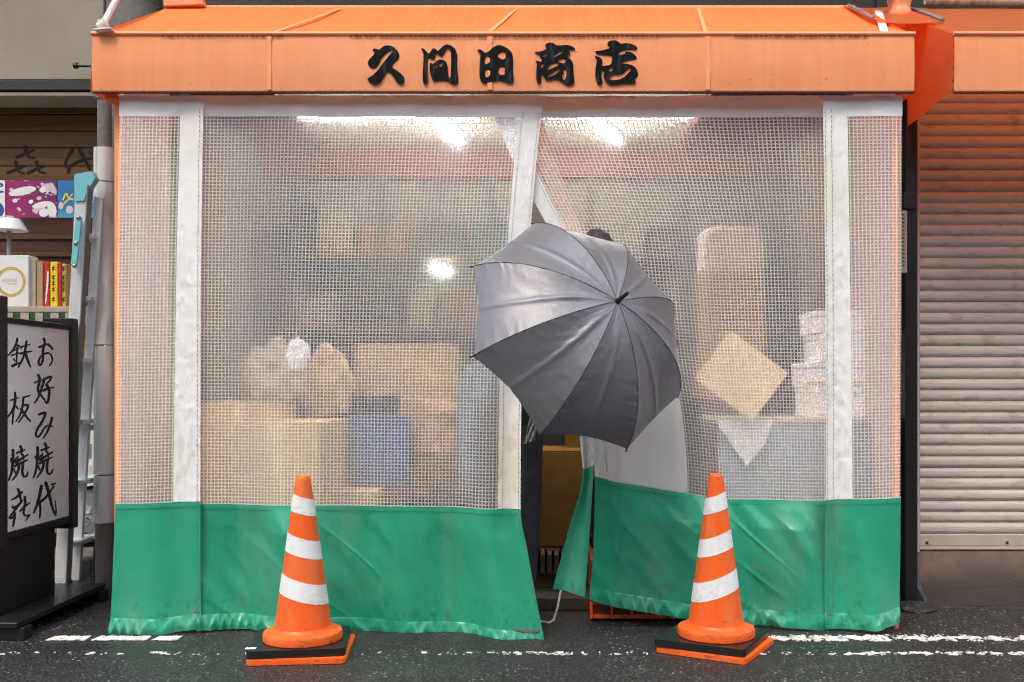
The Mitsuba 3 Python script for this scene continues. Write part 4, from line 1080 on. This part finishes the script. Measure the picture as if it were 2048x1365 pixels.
# ------------------------------------------------------------------ left: utility pole, drain pipe, neighbour shop
up = thing('utility_pole', 'thick grey concrete pole rising behind the left end of the awning', 'utility pole')
n = 20; zz = np.linspace(0, 6.5, n)
obj('pole_shaft', tube(np.stack([np.full(n, gx(283, 5.35)), np.full(n, 5.33), zz], -1), np.linspace(.165, .145, n), 28), 'm_concrete', up, smooth=40)
dp = thing('drain_pipe', 'pale grey drain pipe with a dark foot, left of the curtains', 'pipe')
Yp = 5.1; xp = gx(209, Yp)
def vt(py0, py1, r, dx=0): return tube([[xp + dx, Yp, gz(py1, Yp)], [xp + dx, Yp, gz(py0, Yp)]], r, 24)
obj('upper_pipe', cat(vt(196, 300, .035), vt(192, 200, .042)), 'm_concrete', dp, smooth=40)
for a, b in ((298, 690), (693, 948), (951, 1045)):
    obj('sleeve', cat(vt(a, b, .0515), vt(b - 5, b, .0535)), 'm_pipe', dp, smooth=40)
obj('wire_band', vt(364, 367, .0535), 'm_grey', dp, smooth=40)
obj('foot', vt(1046, 1192, .045), 'm_concrete', dp, smooth=40)

YL = 5.3
ns_ = thing('neighbour_shop', 'neighbouring shop with beige wall, plank sign board and cluttered window, at the left', 'building')
obj('wall', box(-26, gx(207, YL), YL, YL + .3, gz(160, YL), 6.2), 'm_beige_wall', ns_)
obj('wall_end', box(gx(207, YL) + .002, gx(230, YL), YL + .02, 7, 0, 6.2), 'm_beige_wall', ns_)
obj('dark_beam', box(-26, gx(200, YL), YL - .03, YL + .2, gz(184, YL), gz(164, YL), .004), 'm_dark', ns_)
obj('pale_trim', box(-26, gx(200, YL), YL - .02, YL + .2, gz(195, YL), gz(187, YL), .003), 'm_beige_wall', ns_)
YW = 5.58
edges = [196, 229, 262.5, 296, 332.5, 362]
pb = obj('sign_board', box(-4.2, gx(204, YW), YW + .02, YW + .04, gz(362, YW), gz(196, YW)), 'm_dark_wood', ns_)
for a, b in zip(edges, edges[1:]):
    obj('plank', box(-4.2, gx(203, YW), YW, YW + .019, gz(b, YW) + .002, gz(a, YW) - .002, .003), 'm_wood', pb)
brd = {'x': [([(200, 385), (290, 350), (400, 300)], 27), ([(300, 262), (310, 330), (340, 385), (402, 390)], 32), ([(90, 570), (170, 540), (290, 490)], 27), ([(190, 440), (195, 500), (225, 560), (285, 575)], 32), ([(335, 570), (420, 530), (535, 485)], 27), ([(435, 440), (445, 500), (470, 560), (535, 575)], 32)],
       'y': [([(860, 292), (810, 380), (770, 470)], 34), ([(790, 490), (822, 505), (810, 570)], 40), ([(830, 492), (960, 420), (1100, 400)], 28), ([(945, 300), (990, 380), (1040, 480), (1085, 570)], 38), ([(1070, 330), (1140, 350)], 28)]}
for kx, sk in brd.items():
    s = brush(sk); sc = YW / F / 5.936
    s = affinity.affine_transform(s, [sc, 0, 0, -sc, gx(0, YW), gz(250, YW)])
    m = prism(s.simplify(.0004), .006); v = m.vertices.copy(); m.vertices = np.stack([v[:, 0], YW - v[:, 2] + .001, v[:, 1]], -1); trimesh.repair.fix_normals(m)
    obj('letter', m, 'm_ink', pb)
obj('back_panel', box(-4.2, gx(204, 5.75), 5.75, 5.78, .02, gz(362, YW) + .1), 'm_dark_wood', ns_)
obj('top_soffit', box(-4.2, gx(204, YW), YW, 5.80, gz(362, YW) - .02, gz(362, YW)), 'm_dark_wood', ns_)
for py in (470, 505, 545): obj('back_rail', box(-4.2, gx(204, 5.74), 5.735, 5.749, gz(py + 9, 5.74), gz(py, 5.74), .002), 'm_brown', ns_)
sf = obj('shelf', box(-4.2, gx(200, 5.3), 5.28, 5.75, gz(626, 5.3), gz(614, 5.3), .004), 'm_cream', ns_)
for i, px in enumerate(np.arange(-20, 200, 30)):
    w = 15 if i % 2 else 17
    tabp = Polygon([(gx(px, 5.27), gz(626, 5.27)), (gx(px + w, 5.27), gz(626, 5.27)), (gx(px + w, 5.27), gz(646, 5.27)), (gx(px + w / 2, 5.27), gz(654, 5.27)), (gx(px, 5.27), gz(646, 5.27))])
    m = prism(tabp, .003); v = m.vertices.copy(); m.vertices = np.stack([v[:, 0], 5.275 - v[:, 2], v[:, 1]], -1); trimesh.repair.fix_normals(m)
    obj('price_tab', m, 'm_cream', ns_)
obj('tab_band', box(-4.2, gx(200, 5.28), 5.277, 5.284, gz(652, 5.28), gz(627, 5.28), .001), 'm_dkgreen', ns_)
obj('lower_front', box(-4.2, gx(200, 5.55), 5.5, 5.55, .25, gz(655, 5.5)), 'm_grey', ns_)
obj('kerb_block', box(-4.2, gx(203, 5.25), 5.2, 5.6, 0, .16, .01), 'm_concrete', ns_)
for i, x in enumerate(np.arange(-3.2, -2.4, .2)): obj('kerb_joint', box(x, x + .006, 5.197, 5.2015, .01, .155, 0), 'm_dark', ns_)
one('wall_hook', 'small black rod sticking out of the beige wall beside the awning', 'hook', cat(tube([at(152, 132, 5.24), at(192, 132, 5.24)], .008, 8), tube([at(148, 132, 5.24), at(155, 132, 5.24)], .016, 10)), 'm_black', smooth=40)

YQ = 5.36
pst = [('poster', 'white poster with blue marks at the left end of the poster row', -60, 10, 'm_paper'), ('poster', 'magenta poster with white splashes in the middle of the row', 12, 113, 'm_magenta'), ('poster', 'blue poster with yellow scribbles behind the step ladder', 115, 196, 'm_bluepaper')]
for nm, lb, a, b, m in pst:
    k = thing(nm, lb, 'poster', 'row of posters under the plank board')
    obj('sheet', box(gx(a, YQ), gx(b, YQ), YQ, YQ + .004, gz(436, YQ), gz(361, YQ), .0008), m, k)
    marks, mm = [], 'm_paper'
    if 'magenta' in lb:
        for (x, y, rx, ry) in ((45, 383, 28, 8), (86, 380, 7, 6), (84, 410, 20, 6), (104, 420, 9, 15), (30, 402, 5, 4), (62, 404, 5, 4), (88, 426, 10, 8)):
            q = Point(0, 0).buffer(1, 5); q = affinity.translate(affinity.rotate(affinity.scale(q, rx, ry), -12), x, y); marks.append(q)
    elif 'yellow' in lb:
        mm = 'm_yellow'
        marks = [brush([([(126, 400), (133, 384), (137, 400), (145, 388)], 3), ([(128, 408), (138, 398), (150, 400)], 3), ([(175, 402), (184, 404)], 5)])]
    else:
        mm = 'm_blue'
        marks = [brush([([(0, 368), (6, 370), (2, 374)], 4), ([(-4, 384), (6, 384)], 5), ([(0, 412), (5, 420), (2, 430)], 9)])]
    s = affinity.affine_transform(unary_union(marks), [YQ / F, 0, 0, -YQ / F, gx(0, YQ), gz(0, YQ)])
    m2 = prism(s, .0008); v = m2.vertices.copy(); m2.vertices = np.stack([v[:, 0], YQ - v[:, 2] - .0004, v[:, 1]], -1); trimesh.repair.fix_normals(m2)
    obj('print', m2, mm, k)
    if 'yellow' in lb:
        q = [affinity.translate(affinity.scale(Point(0, 0).buffer(1, 5), rx, ry), x, y) for x, y, rx, ry in ((139, 420, 7, 8), (122, 412, 5, 7))]
        s = affinity.affine_transform(unary_union(q), [YQ / F, 0, 0, -YQ / F, gx(0, YQ), gz(0, YQ)])
        m2 = prism(s, .0008); v = m2.vertices.copy(); m2.vertices = np.stack([v[:, 0], YQ - v[:, 2] - .0004, v[:, 1]], -1); trimesh.repair.fix_normals(m2)
        obj('print', m2, 'm_pink', k)
# glass lamp shade
ls = thing('lamp_shade', 'pale green glass shade below the posters at the left edge', 'lamp shade')
obj('shade', lathe([[.055, 0], [.085, -.062], [.082, -.064], [.05, -.002], [0, .0], [0, .004], [.055, .004]], 24, gx(14, 5.34), 5.38, gz(436, 5.34)), 'm_panel_white', ls, smooth=40)
obj('stem', tube([[gx(10, 5.34), 5.38, gz(460, 5.34)], [gx(10, 5.34), 5.38, gz(614, 5.34)]], .012, 8), 'm_grey', ls)
# white box with a gold ring
wb = thing('white_box', 'white gift box with a round gold ring label on the shelf', 'box')
x0, x1, z0, z1 = gx(-40, 5.30), gx(57, 5.30), gz(614, 5.3) + .001, gz(511, 5.3)
obj('box_body', box(x0, x1, 5.30, 5.40, z0, z1, .003), 'm_paper', wb)
ring = Point(0, 0).buffer(1, 24).difference(Point(0, 0).buffer(.80, 24)); s = affinity.translate(affinity.scale(ring, .078, .081), gx(22, 5.3), gz(564, 5.3))
m = prism(s, .001); v = m.vertices.copy(); m.vertices = np.stack([v[:, 0], 5.2995 - v[:, 2], v[:, 1]], -1); trimesh.repair.fix_normals(m)
obj('ring_label', m, 'm_gold', wb)
obj('print', cat(box(gx(4, 5.3), gx(34, 5.3), 5.2985, 5.2993, gz(565, 5.3), gz(558, 5.3), 0), box(gx(16, 5.3), gx(33, 5.3), 5.2985, 5.2993, gz(570, 5.3), gz(567, 5.3), 0)), 'm_pink', wb)
bk = [(58, 72, 'm_cream', 'cream book spine right of the white box', 519), (73, 86, 'm_tan', 'brown book between the cream and the red books', 524), (88, 99, 'm_bookred', 'bright red book left of the yellow one', 524), (100, 115, 'm_yellow', 'yellow book with black lettering on its spine', 524), (116, 123, 'm_bookred', 'thin dark red book right of the yellow one', 526), (124, 132, 'm_gold', 'dull gold book beside the ladder rail', 528)]
for a, b, m, lb, tp in bk:
    k = thing('book', lb, 'book', 'books on the neighbour shop shelf')
    z0 = gz(614, 5.3) + .001
    obj('cover', box(gx(a, 5.32) + .001, gx(b, 5.32) - .001, 5.32, 5.47, z0, gz(tp, 5.32), .003), m, k)
    if m in ('m_yellow', 'm_gold'):
        cx_ = (a + b) / 2
        q = [brush([([(cx_ - 3, y), (cx_ + 3, y - 2)], 1.8), ([(cx_ - 2.5, y + 4), (cx_ + 3, y + 3)], 1.8), ([(cx_, y - 3), (cx_ - 1.5, y + 7)], 1.8)]) for y in (536, 554, 566, 578, 598)]
        s = affinity.affine_transform(unary_union(q), [5.32 / F, 0, 0, -5.32 / F, gx(0, 5.32), gz(0, 5.32)])
        m2 = prism(s, .0008); v = m2.vertices.copy(); m2.vertices = np.stack([v[:, 0], 5.3195 - v[:, 2], v[:, 1]], -1); trimesh.repair.fix_normals(m2)
        obj('print', m2, 'm_ink', k)
    if m == 'm_bookred' and b - a > 9:
        q = brush([([(96, 545), (95, 570), (91, 608)], 3.2)])
        s = affinity.affine_transform(q, [5.32 / F, 0, 0, -5.32 / F, gx(0, 5.32), gz(0, 5.32)])
        m2 = prism(s, .0008); v = m2.vertices.copy(); m2.vertices = np.stack([v[:, 0], 5.3195 - v[:, 2], v[:, 1]], -1); trimesh.repair.fix_normals(m2)
        obj('print', m2, 'm_paper', k)
# clutter seen between the ladder and the pipe
for i, (a, b, t, u_, m, lb) in enumerate(((168, 196, 740, 850, 'm_paper', 'white flyer with a blue figure, upper one beside the drain pipe'), (168, 196, 862, 975, 'm_paper', 'pale flyer, lower one beside the drain pipe'), (166, 196, 655, 735, 'm_yellow', 'yellow flyer high up beside the drain pipe'))):
    k = thing('flyer', lb, 'flyer', 'flyers on the shop front')
    obj('sheet', box(gx(a, 5.48), gx(b, 5.48), 5.478, 5.482, gz(u_, 5.48), gz(t, 5.48), .0006), m, k)
    if m == 'm_paper':
        ym = (t + u_) / 2
        obj('print', cat(box(gx(174, 5.48), gx(184, 5.48), 5.4765, 5.4775, gz(ym, 5.48), gz(ym - 30, 5.48), 0)), 'm_blue' if i == 0 else 'm_grey', k)
        obj('print', cat(box(gx(178, 5.48), gx(192, 5.48), 5.4765, 5.4775, gz(ym + 30, 5.48), gz(ym + 14, 5.48), 0)), 'm_pink', k)
k = thing('frame_stand', 'low black metal frame on the ground beside the drain pipe', 'stand')
obj('rail', beam(at(150, 982, 5.2), at(200, 972, 5.2), .02, .02), 'm_black', k)
obj('rail', beam(at(138, 1092, 5.2), at(198, 1072, 5.2), .03, .02), 'm_pipe', k)
obj('leg', beam(at(140, 1095, 5.2), at(140, 1176, 5.2), .02, .02, up=(0, 1, 0)), 'm_black', k)
obj('leg', beam(at(192, 1076, 5.2), at(192, 1172, 5.2), .02, .02, up=(0, 1, 0)), 'm_black', k)
s = trimesh.creation.icosphere(3, 1.0); v = s.vertices
one('plastic_wrap', 'grey crumpled plastic wrap on the kerb beside the drain pipe', 'plastic wrap', trimesh.Trimesh(v * [.10, .06, .06] + v * (.05 * (meshkit.fbm(v * 4, 3, 3) - .5))[:, None] + at(170, 1035, 5.3), s.faces, process=False), 'm_grey_plastic')

# step ladder
la = thing('step_ladder', 'aluminium step ladder with light blue top caps leaning by the drain pipe', 'ladder')
Yl = 4.95
top1, bot1 = at(166, 372, Yl), at(121, 1196, 5.02)
obj('front_rail', beam(top1, bot1, .062, .025, up=(0, 1, 0)), 'm_alu', la)
obj('front_rail', beam(top1 + [.008, .42, 0], bot1 + [.008, .46, 0], .062, .025, up=(0, 1, 0)), 'm_alu', la)
obj('rail_edge', beam(top1 + [.036, -.004, 0], bot1 + [.036, -.004, 0], .008, .05, up=(0, 1, 0)), 'm_grey', la)
top2, bot2 = at(191, 400, 4.99), at(152, 1150, 5.2)
top2 = at(196, 400, 4.99); bot2 = at(172, 660, 5.0)
obj('rear_rail', beam(at(199, 395, 5.0), at(152, 1160, 5.17), .045, .025, up=(0, 1, 0)), 'm_alu', la)
obj('rear_rail', beam(at(199, 395, 5.0) + [.02, .42, 0], at(152, 1160, 5.17) + [.02, .40, 0], .045, .025, up=(0, 1, 0)), 'm_alu', la)
for t in (.12, .27, .42, .57, .72, .87):
    p = top1 + (bot1 - top1) * t; obj('tread', box(p[0] - .02, p[0] + .06, p[1] + .012, p[1] + .44, p[2] - .012, p[2] + .012, .003), 'm_alu', la)
cp = Polygon([(gx(154, Yl), gz(352, Yl)), (gx(186, Yl), gz(346, Yl)), (gx(192, Yl), gz(358, Yl)), (gx(176, Yl), gz(384, Yl)), (gx(170, Yl), gz(402, Yl)), (gx(154, Yl), gz(402, Yl))]).buffer(.004)
m = prism(cp, .05); v = m.vertices.copy(); m.vertices = np.stack([v[:, 0], Yl - .02 + v[:, 2] * 1.0 - .0, v[:, 1]], -1); trimesh.repair.fix_normals(m)
obj('top_cap', m, 'm_cyan', la, label='light blue plastic top cap')
for (pa, pb_) in (((158, 434), (153, 486)), ((153, 488), (148, 530))):
    obj('slide_lock', beam(at(*pa, Yl - .03), at(*pb_, Yl - .03), .030, .012, up=(0, 1, 0)), 'm_cyan', la)
for px, py in ((157, 436), (152, 487), (149, 532)): obj('bolt', move(trimesh.creation.icosphere(2, .012), *at(px, py, Yl - .035)), 'm_steel', la, smooth=True)

# ------------------------------------------------------------------ sign stand at the left
sg_ = thing('sign_stand', 'black framed lightbox sign with vertical brush lettering, standing at the left edge', 'sign')
XS = gx(150, 4.92)                                      # the face plane x = XS looks right; the sign runs along y


def side_pt(px, py):
    Y = XS * F / (px - VX); return np.array([Y, gz(py, Y)])


y0, y1 = side_pt(2, 700)[0], side_pt(148, 700)[0]
zt, zb = side_pt(20, 641)[1], side_pt(20, 1066)[1]
obj('panel', box(XS - .12, XS - .004, y0 - .01, y1 - .02, zb, zt, .002), 'm_panel_white', sg_)
obj('post', box(XS - .135, XS + .012, y1 - .045, y1 + .02, zb - .06, zt + .045, .004), 'm_black', sg_)
obj('post', box(XS - .135, XS + .012, y0 - .09, y0 + .035, zb - .06, zt + .10, .004), 'm_black', sg_)
obj('rail', box(XS - .13, XS + .006, y0 + .036, y1 - .046, zt - .014, zt + .012, .003), 'm_black', sg_)
obj('rail', box(XS - .13, XS + .006, y0 + .036, y1 - .046, zb - .03, zb + .004, .003), 'm_black', sg_)
obj('pedestal', box(XS - .115, XS - .01, y0 - .02, (y0 + y1) / 2 + .16, .08, zb - .031, .004), 'm_black', sg_)
obj('base_plate', box(XS - .36, gx(203, 4.92) + .0, y0 - .12, y1 + .06, .055, .08, .004), 'm_black', sg_)
for yy in (y0 - .10, y1 - .02): obj('foot', box(XS - .38, gx(203, 4.92) + .02, yy, yy + .07, .0, .054, .004), 'm_black', sg_)
TX = [[([(505, 330), (520, 370), (500, 430), (490, 520), (500, 570), (470, 640), (440, 610), (460, 540), (520, 495), (570, 490), (605, 540), (600, 600), (570, 635)], 24), ([(455, 425), (510, 405), (560, 385)], 24), ([(560, 400), (590, 420), (605, 450)], 28)],
      [([(445, 745), (465, 800), (430, 920), (480, 980), (520, 1030)], 28), ([(405, 830), (470, 800), (510, 800)], 22), ([(510, 800), (480, 900), (440, 1010), (400, 1060)], 26), ([(510, 790), (600, 750), (580, 800), (530, 850)], 24), ([(540, 860), (575, 920), (560, 1030), (545, 1070), (520, 1040)], 30), ([(500, 920), (560, 890), (615, 885)], 26)],
      [([(455, 1190), (520, 1165), (525, 1190), (480, 1290), (440, 1340), (415, 1400), (420, 1440), (450, 1450), (490, 1380), (540, 1310), (610, 1330)], 26), ([(600, 1230), (575, 1320), (540, 1400), (500, 1460)], 26)],
      [([(205, 330), (195, 390), (150, 470), (100, 520)], 24), ([(200, 400), (240, 420), (252, 445)], 20), ([(150, 470), (220, 440)], 18), ([(140, 520), (230, 490)], 18), ([(205, 430), (195, 620)], 20), ([(165, 560), (180, 590)], 16), ([(150, 640), (190, 620), (240, 600)], 28), ([(310, 360), (300, 430), (290, 480), (270, 560), (215, 660)], 24), ([(260, 420), (310, 405), (350, 395)], 20), ([(240, 500), (300, 480), (370, 475)], 22), ([(300, 500), (320, 570), (355, 650)], 28)],
      [([(180, 945), (185, 1010), (160, 1150), (150, 1300)], 24), ([(135, 1030), (180, 1015), (225, 1000)], 20), ([(185, 1040), (150, 1150), (90, 1230)], 22), ([(190, 1100), (215, 1130)], 22), ([(270, 1000), (350, 975)], 22), ([(275, 1000), (265, 1100), (240, 1200), (190, 1270)], 22), ([(270, 1090), (340, 1075), (300, 1170), (220, 1280)], 24), ([(250, 1130), (300, 1210), (355, 1270)], 28)]]
yk = [([(435, 260), (440, 340), (430, 430), (420, 520), (390, 600)], 30), ([(410, 360), (420, 400)], 22), ([(475, 350), (450, 400)], 20), ([(440, 470), (465, 520)], 24), ([(520, 215), (540, 260), (530, 310)], 28), ([(480, 290), (530, 270), (570, 255)], 24), ([(470, 400), (540, 350), (605, 310)], 28), ([(490, 330), (490, 400)], 18), ([(550, 310), (560, 370)], 18), ([(460, 440), (530, 400), (600, 370)], 26), ([(510, 420), (490, 520), (430, 600)], 26), ([(550, 400), (540, 500), (550, 560), (590, 560), (605, 510)], 28)]
TX.append([([(x, y + 1308) for x, y in p], w) for p, w in yk]); TX.append([([(x - 280, y + 1338) for x, y in p], w) for p, w in yk])
dai = [([(480, 700), (450, 850), (395, 1000)], 32), ([(455, 880), (470, 960), (460, 1060)], 26), ([(450, 890), (540, 820), (620, 700)], 28), ([(530, 660), (570, 800), (600, 940), (640, 1030)], 34), ([(640, 1030), (650, 980), (632, 860)], 14), ([(600, 680), (635, 670)], 26)]
TX.append([([(x, y + 1308) for x, y in p], w) for p, w in dai])
ki = [([(215, 735), (235, 800), (245, 872)], 28), ([(256, 768), (200, 825), (140, 855)], 26), ([(150, 930), (165, 955), (210, 910)], 22), ([(262, 862), (155, 1000), (105, 1070), (150, 1060), (180, 1010)], 24), ([(178, 1010), (168, 1100), (155, 1160)], 28), ([(290, 820), (300, 880), (270, 1000), (290, 1040), (345, 1025)], 26), ([(240, 980), (300, 920), (350, 885)], 22), ([(345, 1025), (300, 1090)], 20)]
TX.append([([(x, y + 1308) for x, y in p], w) for p, w in ki])
for sk in TX:
    s = brush(sk).simplify(1.2)
    m = prism(s, 1.0); v = m.vertices.copy()
    yz = np.array([side_pt(px / 5.688, 620 + py / 5.688) for px, py in v[:, :2]])
    m.vertices = np.stack([XS - .0045 + .002 * v[:, 2], yz[:, 0], yz[:, 1]], -1); trimesh.repair.fix_normals(m)
    obj('letter', m, 'm_ink', sg_)

# ------------------------------------------------------------------ the other side of the street, behind the camera
ob = thing('opposite_building', 'grey rendered building across the narrow street, behind the camera', 'building')
yo = -7.5
obj('wall', box(-60, 60, yo - 6, yo, 0, 5.6, .02), 'm_concrete', ob)
for x in np.arange(-14.5, 14, 3.4):
    for z in (.9, 3.3):
        w = obj('window', box(x, x + 1.9, yo + .002, yo + .05, z, z + 1.5, .01), 'm_jamb', ob)
        obj('pane', box(x + .06, x + 1.84, yo + .0505, yo + .056, z + .06, z + 1.44, .001), 'm_black', w)
obj('roof', box(-60.2, 60.2, yo - 6, yo + .25, 5.602, 5.8, .02), 'm_concrete', ob)
